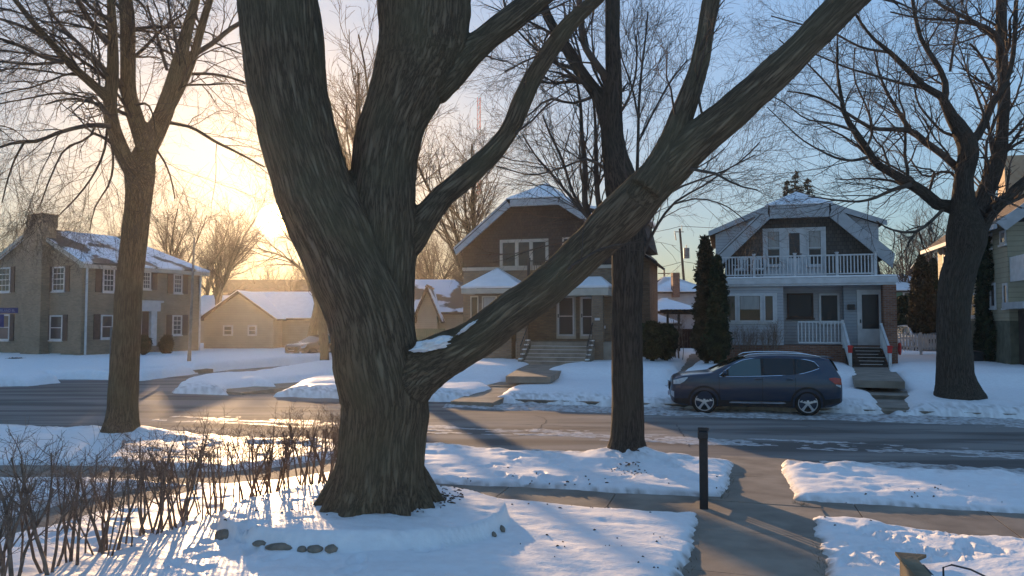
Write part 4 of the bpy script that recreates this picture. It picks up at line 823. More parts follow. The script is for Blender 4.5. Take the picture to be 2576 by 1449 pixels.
# left bay under a hip of snow
bl, bt = M.f(1166, 722, -1.5); br_, _ = M.f(1318, 722, -1.5); apx, apz = M.f(1250, 674, -.4)
b = MB(); by0 = -1.9
b.slab([(bl, by0, bt), (br_, by0, bt), (apx, -.4, apz)], .1); b.slab([(bl, by0, bt), (apx, -.4, apz), (apx, 0, apz), (bl, 0, bt + .02)], .1); b.slab([(br_, by0, bt), (br_, 0, bt + .02), (apx, 0, apz), (apx, -.4, apz)], .1)
part(M, b, 'bay_roof', ROOFSNOW, smooth=False)
b = MB().box(bl + .02, br_ - .02, by0 + .03, -.005, bt - .32, bt - .11); part(M, b, 'bay_cornice', CREAM)
bx0, bx1 = bl + .30, br_ - .35; yb = -1.45
b = MB().prism([(bx0, 0, -.5), (bx0 + .25, yb, -.5), (bx1 - .25, yb, -.5), (bx1, 0, -.5)], (0, 0, bt - .32 + .5 - .002)); part(M, b, 'bay_wall', TANBRICK)
a = M.rect(1213, 745, 1250, 812, yb); window(M, a[0], a[1], a[2], a[3], pl=yb, m=CREAM, bars=(0, 1), fw=.06, curtain=True)
a = M.rect(1263, 745, 1292, 812, yb); window(M, a[0], a[1], a[2], a[3], pl=yb, m=CREAM, bars=(0, 1), fw=.06)
a = M.rect(1184, 745, 1204, 812, yb); window(M, a[0], a[1], a[2], a[3], pl=yb, m=CREAM, bars=(0, 0), fw=.05)
# porch with doors
pl_, pt = M.f(1405, 720, -1.6); pr, _ = M.f(1533, 720, -1.6); qx, qz = M.f(1490, 696, -.5)
b = MB(); b.slab([(pl_, -1.8, pt), (pr, -1.8, pt), (pr - .55, -.6, qz), (pl_ + .55, -.6, qz)], .1); b.slab([(pl_, -1.8, pt), (pl_ + .55, -.6, qz), (pl_ + .55, 0, qz), (pl_, 0, pt)], .1)
b.slab([(pr, -1.8, pt), (pr, 0, pt), (pr - .55, 0, qz), (pr - .55, -.6, qz)], .1); b.box(pl_ + .56, pr - .56, -.6, 0, qz - .12, qz)
part(M, b, 'porch_roof', ROOFSNOW)
b = MB().box(pl_ - .9, pr - .03, -1.77, -.005, pt - .42, pt - .11); part(M, b, 'porch_beam', CREAM)
for (u0, v0, u1, v1) in ((1402, 743, 1447, 851), (1461, 745, 1495, 851)):
    a = M.rect(u0, v0, u1, v1, -.02); fl_ = a[2]
    b = MB(); fbox(b, 'f', 0, a[0] - .04, a[1] + .04, .003, .05, a[2] - .02, a[3] + .05); d = part(M, b, 'door', CREAM)
    window(M, a[0] + .02, a[1] - .02, a[2] + .1, a[3] - .04, pl=-.052, bars=(0, 1), sill=False, fw=.085, m=WHITEP, glass=SCREEN, name='storm_door')
    b = MB().box(a[0] + .05, a[0] + .09, -.16, -.12, a[2] + .95, a[2] + 1.12); b.build('handle', IRON, d)
zP = M.f(1425, 858, -.1)[1]
b = MB().box(bx1 + .02, xR + .0, -1.7, -.004, -.5, zP - .002); part(M, b, 'porch_floor', CONC)
for (u0, u1) in ((1492, 1519), (1303, 1326)):
    a = M.rect(u0, 741, u1, 906, -1.5); b = MB().box(a[0], a[1], -1.76, -1.35, -.5, pt - .425); part(M, b, 'porch_pillar', TANBRICK)
a = M.rect(1496, 801, 1509, 806, -1.77); b = MB().box(a[0], a[1], -1.785, -1.762, a[2], a[3] + .02); np_ = part(M, b, 'number_plate', WHITEP)
sx0, sx1 = M.f(1327, 885, -2.5)[0], M.f(1477, 885, -2.5)[0]; b = MB(); ns_ = 5; snb = MB()
for i in range(ns_):
    top = zP - .03 - (i + 1) * (zP) / (ns_ + 1); b.box(sx0, sx1, -1.705 - .3 * i, -1.70 - .3 * (i + 1), -.4, top)
    snb.box(sx0 + .02, sx1 - .02, -1.70 - .3 * i - .29, -1.70 - .3 * i - .25, top + .001, top + .012)
stp_ = part(M, b, 'steps', CONC); snb.build('snow_line', SNOW, stp_)
for sx in (sx0 - .22, sx1 + .03):
    b = MB(); sn = MB()
    for i in range(5): zt = zP + .05 - i * .19; b.box(sx, sx + .18, -1.78 - .3 * i, -1.775 - .3 * (i + 1), -.4, zt); sn.box(sx + .01, sx + .17, -1.79 - .3 * i, -1.765 - .3 * (i + 1), zt + .001, zt + .05)
    w = part(M, b, 'step_wall', STONE); sn.build('snow_cap', SNOW, w, bevel=.015)
b = MB()
for sx in (sx0 - .13, sx1 + .12):
    b.path([(sx, -1.75, zP + .85), (sx, -3.2, .75)], .02, 6)
    for i in range(8): y = -1.75 - 1.45 * i / 7; z = zP + .85 - (zP + .1) * i / 7; b.path([(sx, y, z), (sx, y, max(.1, z - .85))], .01, 5)
part(M, b, 'step_railing', IRON)
a = M.rect(1519, 819, 1527, 826, -.9); b = MB().box(a[0], a[1], -1.4, -1.3, a[2], a[3]); part(M, b, 'small_mailbox', WHITEP)  # small white mailbox right of the porch pillar

# --- right white balcony house
H = House('balcony_house', 'pale house with white railed balcony and clipped snowy gable behind the blue car', 16, 34.2, 0, .7)
Yb = 1.2
xL2 = H.f(1812, 780)[0]; xR2 = H.f(2250, 780)[0]; zDk = H.f(2010, 694)[1]; xp2, zPk2 = H.f(2001, 476, Yb - .2)
eL2, zE2 = H.f(1793, 648, Yb - .5); eR2 = H.f(2252, 656, Yb - .5)[0]; cL2, zC2 = H.f(1926, 519, Yb - .5); cR2, _ = H.f(2096, 517, Yb - .5)
xp2 = (cL2 + cR2) / 2; DEP2 = 11
b = MB().box(xL2 + .1, xR2 - .1, Yb, DEP2, -.5, zDk - .25); part(H, b, 'wall', SIDW)
b = MB().box(xL2 + .1, xR2 - .1, -.01 + .02, Yb - .003, zDk - .24, zDk - .1); part(H, b, 'balcony_floor', WHITEP)
zb_ = H.f(2000, 640, Yb)[1] - 1.2
b = MB().prism([(eL2 + .45, Yb, zDk - .098), (eR2 - .45, Yb, zDk - .098), (eR2 - .6, Yb, zE2), (cR2 - .25, Yb, zC2 - .3), (cL2 + .25, Yb, zC2 - .3), (eL2 + .6, Yb, zE2)], (0, DEP2 - Yb, 0)); part(H, b, 'gable_wall', SHINGLE2)
rf2 = clipped_roof(H, eL2, eR2, cL2, cR2, xp2, zE2, zC2, zPk2, Yb - .5, DEP2, .14, ROOFSH, FASCIA, fascia=.55, hipd=1.4)
# shed dormers on both slopes
for (u, v, sgn) in ((1783, 587, -1), (2224, 560, 1)):
    ox, oz = H.f(u, v, Yb + .1); rx, rz_ = (cL2 + .1 if sgn < 0 else cR2 - .1), zC2 + .02
    b = MB(); b.prism([(rx, Yb - .33, zC2 - .2), (ox - sgn * .3, Yb - .33, oz - .12), (ox - sgn * .3, Yb - .33, zE2 + .12), ((eL2 + .3) if sgn < 0 else (eR2 - .3), Yb - .33, zE2 + .12)], (0, 7.2, 0)); dm = part(H, b, 'dormer', SIDW)
    b = MB(); b.slab([(rx, Yb - .5, rz_), (ox, Yb - .5, oz), (ox, Yb + 7.2, oz), (rx, Yb + 7.2, rz_)], .1); b.build('dormer_roof', ROOFSH, dm)
    b = MB(); b.prism([(rx, Yb - .545, rz_ + .02), (ox, Yb - .545, oz + .02), (ox, Yb - .545, oz - .2), (rx, Yb - .545, rz_ - .24)], (0, .035, 0)); b.build('fascia', FASCIA, dm)
    b = MB(); b.slab([(rx, Yb - .45, rz_ + .05), (ox - sgn * .1, Yb - .45, oz + .05), (ox - sgn * .1, Yb + 7.0, oz + .05), (rx, Yb + 7.0, rz_ + .05)], .04); b.build('dormer_snow', ROOFSNOW, dm)
# balcony windows and door
a = H.rect(1919, 573, 2078, 690, Yb); b = MB(); fbox(b, 'f', Yb, a[0], a[1], .003, .04, zDk - .05, a[3]); part(H, b, 'window_surround', WHITEP)
for (u0, v0, u1, v1) in ((1928, 580, 1964, 668), (2031, 578, 2068, 668)):
    a = H.rect(u0, v0, u1, v1, Yb); window(H, a[0], a[1], a[2], a[3], pl=Yb - .042, bars=(0, 1), fw=.06, m=WHITEP, glass=GLASSG, curtain=True)
a = H.rect(1978, 580, 2019, 690, Yb); b = MB(); fbox(b, 'f', Yb, a[0], a[1], .043, .075, zDk - .05, a[3]); bdoor = part(H, b, 'balcony_door', WHITEP)
g2 = MB(); fbox(g2, 'f', Yb, a[0] + .12, a[1] - .12, .078, .085, zDk + .85, a[3] - .12); g2.build('pane', GLASSG, bdoor)
g2 = MB(); fbox(g2, 'f', Yb, a[1] - .1, a[1] - .06, .08, .13, zDk + .95, zDk + 1.05); g2.build('handle', IRON, bdoor)
# balcony railing
zT = H.f(2005, 642)[1]; b = MB(); px_ = [H.f(u, 670)[0] for u in (1811, 1897, 2000, 2106, 2203)]
for i in range(4):
    n = 11; 
    for k in range(1, n): x = px_[i] + (px_[i + 1] - px_[i]) * k / n; b.box(x - .022, x + .022, .03, .07, zDk + .1, zT - .05)
    b.box(px_[i] + .06, px_[i + 1] - .06, .015, .085, zT - .06, zT); b.box(px_[i] + .06, px_[i + 1] - .06, .02, .08, zDk + .04, zDk + .1)
rl = part(H, b, 'balcony_railing', WHITEP)
for x in px_: b = MB(); b.box(x - .055, x + .055, -.005, .105, zDk - .05, zT + .06); b.box(x - .075, x + .075, -.02, .125, zT + .062, zT + .1); part(H, b, 'railing_post', WHITEP)
for xs in (px_[0], px_[-1] + .0):
    b = MB(); b.box(xs - .03, xs + .03, .11, Yb - .05, zT - .06, zT)
    for k in range(1, 8): y = .1 + (Yb - .15) * k / 8; b.box(xs - .02, xs + .02, y - .02, y + .02, zDk + .04, zT - .05)
    part(H, b, 'side_railing', WHITEP)
b = MB().box(xL2 - .05, xR2 + .1, -.12, .6, zDk - .09, zDk - .01); part(H, b, 'deck_snow', SNOW, bevel=.02)
zBm = H.f(2010, 719)[1]
b = MB().box(xL2 - .08, xR2 + .12, -.16, .35, zBm + .09, zDk - .1); b.box(xL2 - .02, xR2 + .05, -.11, .3, zBm, zBm + .088); part(H, b, 'porch_beam', WHITEP)
# ground floor: enclosed left porch
pz = H.f(1900, 868)[1]; xm = H.f(1971, 790)[0]
b = MB().box(xL2 + .08, xm, .0, Yb - .003, pz, zBm - .004); part(H, b, 'porch_wall', SIDW)
b = MB().box(xL2 + .08, xR2 - .1, .0, Yb - .003, -.5, pz - .003); part(H, b, 'porch_base', REDBRICK)
a = H.rect(1825, 738, 1955, 815); b = MB(); fbox(b, 'f', 0, a[0], a[1], .003, .035, a[2], a[3]); part(H, b, 'window_surround', WHITEP)
for k, (u0, u1) in enumerate(((1829, 1852), (1858, 1915), (1922, 1947))):
    a = H.rect(u0, 742, u1, 809); window(H, a[0], a[1], a[2], a[3], pl=-.037, bars=(0, 0), fw=.05, m=WHITEP, glass=GLASSG if k != 1 else GLASS, sill=False, curtain=(k == 1))
# recessed right porch
xd = H.f(2121, 790, .0)[0]
b = MB(); b.box(H.f(2123, 790, .7)[0], xR2 - .32, .7, Yb - .004, pz + .002, zBm - .004); part(H, b, 'entry_wall', SIDG)
a = H.rect(2060, 738, 2112, 812, Yb); window(H, a[0], a[1], a[2], a[3], pl=Yb, bars=(0, 0), fw=.09, m=WHITEP, glass=SCREEN)
a = H.rect(1980, 738, 2046, 800, Yb); window(H, a[0], a[1], a[2], a[3], pl=Yb, bars=(0, 0), fw=.07, m=BROWNP, glass=SCREEN)
a = H.rect(2156, 729, 2219, 851, .7); b = MB(); fbox(b, 'f', .7, a[0], a[1], .003, .045, pz + .01, a[3]); dd_ = part(H, b, 'front_door', WHITEP)
a = H.rect(2168, 741, 2210, 827, .7); g2 = MB(); fbox(g2, 'f', .7, a[0], a[1], .047, .056, a[2], a[3]); g2.build('pane', SCREEN, dd_)
g2 = MB(); fbox(g2, 'f', .7, a[0] - .09, a[0] - .05, .05, .1, pz + .95, pz + 1.1); g2.build('handle', IRON, dd_)
a = H.rect(2131, 767, 2150, 779, .7); b = MB(); fbox(b, 'f', .7, a[0], a[1], .004, .13, a[2], a[3]); b.box(a[0] + .01, a[1] - .01, .7 - .15, .7 - .131, a[3] - .06, a[3] + .02); part(H, b, 'mailbox', IRON)
xpl0 = H.f(2223, 800, -.1)[0]; xpl1 = H.f(2256, 800, -.1)[0]
b = MB().box(xpl0, xpl1, -.14, .4, -.6, zBm + .0); part(H, b, 'brick_pillar', REDBRICK)
# porch railing
a = H.rect(2008, 808, 2119, 864, .05); b = MB(); b.box(a[0], a[1], .02, .09, a[3] - .06, a[3]); b.box(a[0], a[1], .02, .09, a[2], a[2] + .07)
for k in range(0, 13): x = a[0] + (a[1] - a[0]) * k / 12; b.box(x - .02, x + .02, .035, .075, a[2] + .06, a[3] - .05)
b.box(a[1] - .05, a[1] + .06, .0, .11, a[2] - .05, a[3] + .06); part(H, b, 'porch_railing', WHITEP)
# stairs with newels and ribbons
sx0, sx1 = H.f(2135, 880, -.9)[0], H.f(2224, 880, -.9)[0]; b = MB(); n = 6; snb = MB()
for i in range(n):
    top = pz - (i + .6) * pz / (n + .4); b.box(sx0, sx1, -.005 - .28 * i, -.28 * (i + 1), -.4, top); snb.box(sx0 + .3, sx1 - .1 * (i % 3), -.28 * (i + 1) + .005, -.28 * (i + 1) + .03, top + .001, top + .012)
stp_ = part(H, b, 'steps', DARKWOOD); snb.build('snow_line', SNOW, stp_)
for k, sx in enumerate((sx0 - .06, sx1 + .06)):
    b = MB(); b.box(sx - .05, sx + .05, -.1, 0, pz - .1, pz + .95); b.box(sx - .055, sx + .055, -1.75, -1.64, -.2, .82)
    b.prism([(sx - .045, -.1, pz + .9), (sx + .045, -.1, pz + .9), (sx + .045, -1.66, .75), (sx - .045, -1.66, .75)], (0, 0, -.09)); b.prism([(sx - .03, -.1, pz + .12), (sx + .03, -.1, pz + .12), (sx + .03, -1.66, .1), (sx - .03, -1.66, .1)], (0, 0, -.07))
    for i in range(9): y = -.25 - 1.3 * i / 8; z = pz + .9 - (pz + .15) * (i / 8) ** 1.0 * .93; b.box(sx - .018, sx + .018, y - .018, y + .018, z - .85, z - .1)
    w = part(H, b, 'stair_railing', WHITEP)
    b = MB().box(sx - .075, sx + .075, -1.77, -1.62, .55, .85); b.prism([(sx - .12, -1.78, .82), (sx + .12, -1.78, .82), (sx, -1.78, .62)], (0, .01, 0)); b.build('ribbon', REDR, w, bevel=.01)
b = MB()
for k in range(18): an = k / 18 * 2 * math.pi; b.box(xpl1 + .09 + .0 - .03, xpl1 + .09 + .03, -.05 + .17 * math.cos(an) - .04, -.05 + .17 * math.cos(an) + .04, pz - .1 + .2 * math.sin(an) - .05, pz - .1 + .2 * math.sin(an) + .05)
part(H, b, 'wreath', REDR)
# downspout
b = MB(); dx, dz_ = H.f(2208, 578, Yb); b.path([(dx, Yb + .3, dz_), (dx - .05, Yb + .28, dz_ - .4), (dx - .05, Yb + .28, zE2 + .1)], .04, 6); part(H, b, 'downspout', WHITEP)
# two garden chairs and a side table left out on the balcony
def gchair(x, y, rz, label):
    e = empty('garden_chair', (0, 0, 0), 0, label, 'chair', 'white chairs on the balcony'); c = H.root.matrix_basis if False else None
    px, py = H.sx * x + H.nx * (H.T + y) + H.sx * H.s0, H.sy * x + H.ny * (H.T + y) + H.sy * H.s0
    e.location = (px, py, H.gz + zDk - .098 + .0); e.rotation_euler = (0, 0, -H.th + rz)
    MB().box(-.24, .24, -.22, .22, .40, .44).build('seat', WHITEP, e)
    b = MB()
    for k in range(5): b.box(-.22 + .1 * k, -.16 + .1 * k, .2, .23, .45, .92)
    b.box(-.24, .24, .195, .235, .9, .98); b.build('backrest', WHITEP, e)
    for sx in (-1, 1):
        for sy in (-1, 1): MB().box(sx * .22 - .02, sx * .22 + .02, sy * .2 - .02, sy * .2 + .02, 0, .4).build('leg', WHITEP, e)
        MB().box(sx * .26 - .03, sx * .26 + .03, -.24, .24, .64, .67).build('armrest', WHITEP, e)
    MB().box(-.23, .23, -.21, .19, .442, .5).build('snow_cushion', SNOW, e)
ch = H.f(1905, 680, .7)[0]; gchair(ch, .62, .3, 'white garden chair with snow on the seat, right one on the balcony'); 
gchair(H.f(1864, 680, .7)[0], .66, -.35, 'low white garden chair, left one behind the balcony rail')
# leafless shrubs in front of the enclosed porch
for i, u in enumerate((1838, 1866, 1893, 1922, 1948)):
    x, _ = H.f(u, 850, -.7); px, py = H.sx * x + H.nx * (H.T - .7), H.sy * x + H.ny * (H.T - .7)
    o = bpy.data.objects.new('porch_shrub', SH[(i + 2) % 5]); COL.objects.link(o); o.location = (px, py, .75); o.rotation_euler = (0, 0, i * 2.2); o.scale = (1.3, .9, 1.5)
    tag(o, 'leafless shrub below the three-part window of the balcony house', 'shrub', 'shrubs before the balcony house')

# --- far right yellow-sided house
y0 = House('yellow_house', 'yellow clapboard house with brown roof and dark climbing vine at the right edge', 16, 33.6, 0, .62)
K = y0; xw = K.f(2538, 760)[0]; K.root.location = (K.sx * xw + K.nx * K.T, K.sy * xw + K.ny * K.T, K.gz); K.s0 = xw
yf = K.l(2362, 760)[0]; zEv = K.l(2480, 572)[1]; zE_f = K.l(2330, 622)[1]
W = 8.0
b = MB().box(0, W, 0, yf, 1.9, zEv - .1); part(K, b, 'wall', SIDY)
b = MB().box(.02, W, .02, yf, -.5, 1.898); part(K, b, 'lower_wall', mat('dark_lower_wall', (.10, .10, .07), (.17, .16, .11), rough=.95, scale=3, bump=.6))  # lower wall in a darker, rougher olive tone than the siding above
b = MB(); b.slab([(-.6, -.9, zEv - .25), (-.6, yf + .5, zEv - .25), (W / 2, yf + .5, zEv + 3.3), (W / 2, -.9, zEv + 3.3)], .18); b.slab([(W + .6, -.9, zEv - .25), (W / 2, -.9, zEv + 3.3), (W / 2, yf + .5, zEv + 3.3), (W + .6, yf + .5, zEv - .25)], .18)
rk = part(K, b, 'roof', BROWNROOF)
b = MB(); b.prism([(-.62, -.93, zEv - .2), (W / 2, -.93, zEv + 3.35), (W / 2, -.93, zEv + 2.9), (-.3, -.93, zEv - .5)], (0, .1, 0)); b.box(-.7, -.6, -.9, yf + .5, zEv - .42, zEv - .25); b.build('bargeboard', FASCIA, rk)
b = MB().prism([(0, 0, zEv - .098), (W, 0, zEv - .098), (W / 2, 0, zEv + 3.0)], (0, .2, 0)); part(K, b, 'gable_wall', SHINGLE)
a = K.f(2563, 450, 3.0); b = MB().box(a[0] - .55, a[0] + .25, 2.9, 3.8, zEv + 1.4, a[1] + 1.0); b.build('chimney', mat('tan_chimney', (.45, .32, .2), (.5, .38, .25)), rk)
for (u0, v0, u1, v1, brs, cu) in ((2434, 738, 2457, 798, (1, 1), False), (2483, 588, 2497, 626, (0, 0), False), (2517, 580, 2532, 615, (0, 0), True), (2492, 712, 2506, 775, (0, 0), False), (2525, 712, 2536, 775, (0, 0), False), (2374, 618, 2384, 668, (0, 1), False), (2389, 612, 2401, 662, (0, 1), False)):
    a = K.lrect(u0, v0, u1, v1); window(K, a[0], a[1], a[2], a[3], ax='l', pl=0, bars=brs, fw=.09, m=WHITEP, glass=GLASSG, curtain=cu)
a = K.lrect(2466, 580, 2500, 905); lf = []
def leafcloud(n, fn, size, name, m, parent=None, seed=0, tri=False):
    gq = np.random.default_rng(seed); C_ = fn(n, gq); n = len(C_); a_ = unit(gq.normal(size=(n, 3))); b_ = unit(np.cross(a_, gq.normal(size=(n, 3)))); s = size * gq.uniform(.5, 1.4, n)[:, None]
    V = np.stack([C_ - a_ * s, C_ + b_ * s * .32, C_ + a_ * s, C_ - b_ * s * .32], 1).reshape(-1, 3)
    return linkmesh(name, npmesh(name, V, np.arange(4 * n).reshape(n, 4)), m, parent)
def vinef(n, gq):
    y = gq.uniform(a[0], a[1], n); z = gq.uniform(-.3, K.l(2480, 600)[1], n); w = .5 + .5 * np.sin(z * 1.7)
    ym = (a[0] + a[1]) / 2; y = ym + (y - ym) * (.75 + .5 * w) + .15 * np.sin(z * 3); return np.c_[-gq.uniform(.02, .28, n), y, z]
leafcloud(9000, vinef, .09, 'climbing_vine', EVERG, K.root, 3)
# enclosed balcony and porch on its front
b = MB().box(-.25, 3.5, -2.2, -.01, 2.35, 2.6); part(K, b, 'balcony_floor', FASCIA)
a1 = K.f(2536, 636, -2.2); a2 = K.f(2536, 702, -2.2)
b = MB().box(.1, 3.5, -2.15, -2.09, a2[1], a1[1]); b.box(.04, .16, -2.2, -2.05, a2[1] - .1, a1[1] + .1); b.box(.16, 3.5, -2.2, -2.05, a1[1], a1[1] + .06); b.box(.06, .12, -2.05, 0, a2[1], a1[1]); part(K, b, 'balcony_parapet', WHITEP)
b = MB().box(.3, 3.5, -2.0, -.01, -.4, 2.3); part(K, b, 'porch', DARKWOOD)
b = MB().box(.4, 1.1, -3.1, -2.1, -.4, .9); part(K, b, 'porch_pier', STONE, bevel=.06)
b = MB(); xx, zz = K.l(2474, 896, -.9); b.box(-1.3, -.25, 2.2, 4.4, -.2, .62); b2 = b.build('garden_box', DARKP, None, bevel=.05)
b2.location = K.root.location; b2.rotation_euler = K.root.rotation_euler; tag(b2, 'black covered garden box standing against the yellow house wall', 'storage box')

# --- left brown brick colonial
C0 = House('brick_house', 'two-storey brown brick house with brown shutters and snow-patched hipped roof, far left', 27, 28.25, 0, .35)
Lh = C0; s_c = Lh.f(205, 780)[0]; Lh.s0 = s_c; Lh.root.location = (Lh.sx * s_c + Lh.nx * Lh.T, Lh.sy * s_c + Lh.ny * Lh.T, Lh.gz)
W = 9.3; Dp = Lh.l(505, 780)[0]; zev = Lh.f(200, 655)[1]; xpk, zpk = Lh.f(88, 573); 
b = MB().box(-W, 0, 0, Dp, -.5, zev); b.prism([(-W, 0, zev), (0, 0, zev), (-W / 2, 0, zpk - .1)], (0, .3, 0)); part(Lh, b, 'wall', GREYBRICK)
zpk2 = zpk
b = MB(); o_ = .4; hy = Dp - 2.6
sl = (zpk2 - zev) / (W / 2); ze = zev - sl * o_ * .6
b.slab([(o_, -.3, ze), (-W / 2, -.3, zpk2), (-W / 2, hy, zpk2), (o_, Dp + o_, ze)], .12); b.slab([(-W - o_, -.3, ze), (-W - o_, Dp + o_, ze), (-W / 2, hy, zpk2), (-W / 2, -.3, zpk2)], .12); b.slab([(o_, Dp + o_, ze), (-W / 2, hy, zpk2), (-W - o_, Dp + o_, ze)], .12)
rl_ = part(Lh, b, 'roof', PATCHY)
b = MB(); b.prism([(o_ + .02, -.33, ze - .01), (-W / 2, -.33, zpk2), (-W / 2, -.33, zpk2 - .25), (o_ - .1, -.33, ze - .25)], (0, .1, 0)); b.prism([(-W - o_, -.33, ze - .01), (-W / 2, -.33, zpk2), (-W / 2, -.33, zpk2 - .25), (-W - o_, -.33, ze - .25)], (0, .1, 0))
b.box(.02, o_ - .02, -.2, Dp + o_, ze - .34, ze - .13); b.build('eaves_trim', CREAM, rl_)
a = Lh.rect(60, 545, 108, 700, -.5); b = MB().box(a[0], a[1], -.55, .3, -.5, Lh.f(84, 572, -.5)[1]); b.box(a[0] + .1, a[1] - .1, -.45, .45, Lh.f(84, 572, -.5)[1], Lh.f(84, 543, -.5)[1]); b.box(a[0] + .04, a[1] - .04, -.5, .5, Lh.f(84, 543, -.5)[1], Lh.f(84, 543, -.5)[1] + .12); part(Lh, b, 'chimney', GREYBRICK)
def lwin(ax, u0, v0, u1, v1, shut=True, bars=(2, 3), cu=True):
    if ax == 'f': a = Lh.rect(u0, v0, u1, v1); pl = 0
    else:
        um = (u0 + u1) / 2; vm = (v0 + v1) / 2; a = (Lh.l(u0, vm)[0], Lh.l(u1, vm)[0], Lh.l(um, v1)[1], Lh.l(um, v0)[1]); pl = 0
    window(Lh, a[0], a[1], a[2], a[3], ax=ax, pl=pl, bars=bars, fw=.09, m=WHITEP, glass=GLASSG)
    if shut:
        w = .42
        for s0_ in (a[0] - w - .04, a[1] + .04):
            b = MB(); fbox(b, ax, pl, s0_, s0_ + w, .003, .05, a[2] - .03, a[3] + .03); part(Lh, b, 'shutter', BROWNP)
lwin('f', 133, 671, 164, 733); lwin('f', 126, 793, 158, 856, bars=(0, 1)); lwin('f', -5, 673, 27, 735); lwin('f', -10, 791, 25, 856, bars=(0, 1))
lwin('r', 258, 675, 288, 735); lwin('r', 253, 792, 284, 852, bars=(0, 1)); lwin('r', 357, 683, 379, 728); lwin('r', 436, 690, 458, 738); lwin('r', 433, 793, 457, 843, bars=(1, 3))
a = Lh.rect(127, 889, 152, 903); window(Lh, a[0], a[1], a[2], a[3], bars=(3, 0), fw=.05, glass=GLASSG)
ay = [Lh.l(u, 820)[0] for u in (352, 372, 374, 388)]; zt = Lh.l(370, 783)[1]; zb0 = Lh.l(370, 870)[1]
b = MB(); fbox(b, 'r', 0, ay[0], ay[1], .003, .06, zb0, zt - .02); part(Lh, b, 'front_door', BROWNP)
b = MB(); fbox(b, 'r', 0, ay[2], ay[3], .003, .25, zb0, zt); fbox(b, 'r', 0, ay[0] - .7, ay[0] - .05, .003, .25, zb0, zt); fbox(b, 'r', 0, ay[0] - .8, ay[3] + .15, .003, .4, zt + .002, zt + .55); fbox(b, 'r', 0, ay[0] - .95, ay[3] + .3, .003, .5, zt + .552, zt + .68); part(Lh, b, 'door_surround', WHITEP)
b = MB(); y_ = Lh.l(210, 780)[0] + .1; b.path([(.1, y_, ze - .25), (.1, y_, .25), (.1, y_, .1), (.35, y_ + .1, -.05)], .065, 8); part(Lh, b, 'downspout', WHITEP)
b = MB(); b.path([(.1, Dp - .15, ze - .25), (.1, Dp - .15, .0)], .06, 8); part(Lh, b, 'downspout', WHITEP)

# --- simple background houses
def bghouse(name, label, u0, u1, d, v_eave, v_ridge, v_base, wallm, roofm, th_=0.0, axis='x', windows=(), depth=7.0, hip=0.0, chimney=None, snow=True, cat='house', gap=.4, snowm=None):
    xa, xb = P(u0, 800, d)[0], P(u1, 800, d)[0]; zb = P(0, v_base, d)[2]; ze_ = P(0, v_eave, d)[2]; zr_ = P(0, v_ridge, d)[2]
    e = empty(name, (xa, d, zb), 0, label, cat); W_ = xb - xa; he = ze_ - zb; hr = zr_ - zb; o = gap
    b = MB().box(0, W_, 0, depth, -1.2, he)
    if axis == 'y': b.prism([(0, 0, he), (W_, 0, he), (W_ / 2, 0, hr - .15)], (0, depth, 0))
    elif not hip: b.prism([(0, 0, he), (0, depth, he), (0, depth / 2, hr - .15)], (W_, 0, 0))
    b.build('wall', wallm, e); r_ = MB(); s_ = MB(); k = o * (hr - he) / (W_ / 2 if axis == 'y' else depth / 2)
    if axis == 'y':
        A = [[(-o, -o, he - k), (W_ / 2, -o, hr), (W_ / 2, depth + o, hr), (-o, depth + o, he - k)], [(W_ + o, -o, he - k), (W_ + o, depth + o, he - k), (W_ / 2, depth + o, hr), (W_ / 2, -o, hr)]]
    else:
        A = [[(-o, -o, he - k), (W_ + o, -o, he - k), (W_ + o - hip - (o if hip else 0), depth / 2, hr), (-o + hip + (o if hip else 0), depth / 2, hr)], [(-o, depth + o, he - k), (-o + hip + (o if hip else 0), depth / 2, hr), (W_ + o - hip - (o if hip else 0), depth / 2, hr), (W_ + o, depth + o, he - k)]]
        if hip: A += [[(-o, -o, he - k), (-o + hip + o, depth / 2, hr), (-o, depth + o, he - k)], [(W_ + o, -o, he - k), (W_ + o, depth + o, he - k), (W_ - hip, depth / 2, hr)]]
    for q in A: r_.slab(q, .14); s_.slab([(x, y, z + .06) for x, y, z in q], .055)
    ro = r_.build('roof', roofm, e)
    if snow: s_.build('roof_snow', snowm or ROOFSNOW, ro)
    for (wu0, wv0, wu1, wv1) in windows:
        x0_, x1_ = P(wu0, 800, d)[0] - xa, P(wu1, 800, d)[0] - xa; z0_, z1_ = P(0, wv1, d)[2] - zb, P(0, wv0, d)[2] - zb
        w = MB(); w.box(x0_, x1_, -.06, -.003, z0_, z1_); wo = w.build('window', WHITEP, e); t_ = .12; g_ = MB(); zm = (z0_ + z1_) / 2
        g_.box(x0_ + t_, x1_ - t_, -.075, -.062, z0_ + t_, zm - .03); g_.box(x0_ + t_, x1_ - t_, -.075, -.062, zm + .03, z1_ - t_); g_.build('pane', GLASSG, wo)
    if chimney:
        cu0, cu1, cvt, cvb = chimney; x0_, x1_ = P(cu0, 800, d)[0] - xa, P(cu1, 800, d)[0] - xa; c = MB().box(x0_, x1_, -.6, .2, P(0, cvb, d)[2] - zb, P(0, cvt, d)[2] - zb); c.build('chimney', REDBRICK, ro)
    return e
bghouse('low_house', 'low beige gable-fronted house wing with two small windows, left of the black car', 514, 688, 56, 794, 732, 875, SIDB, ROOFSH, axis='y', windows=((562, 818, 587, 845), (624, 818, 647, 845)), depth=8)
bghouse('low_house', 'long low beige house body under smooth roof snow, behind the black car', 600, 846, 58.2, 794, 731, 875, SIDB, ROOFSH, axis='x', depth=7)
bghouse('long_house', 'long dark-roofed house far beyond the low beige one, below the sun', 545, 850, 80, 730, 698, 850, SIDB, ROOFSH, axis='x', depth=8, snow=False, windows=())
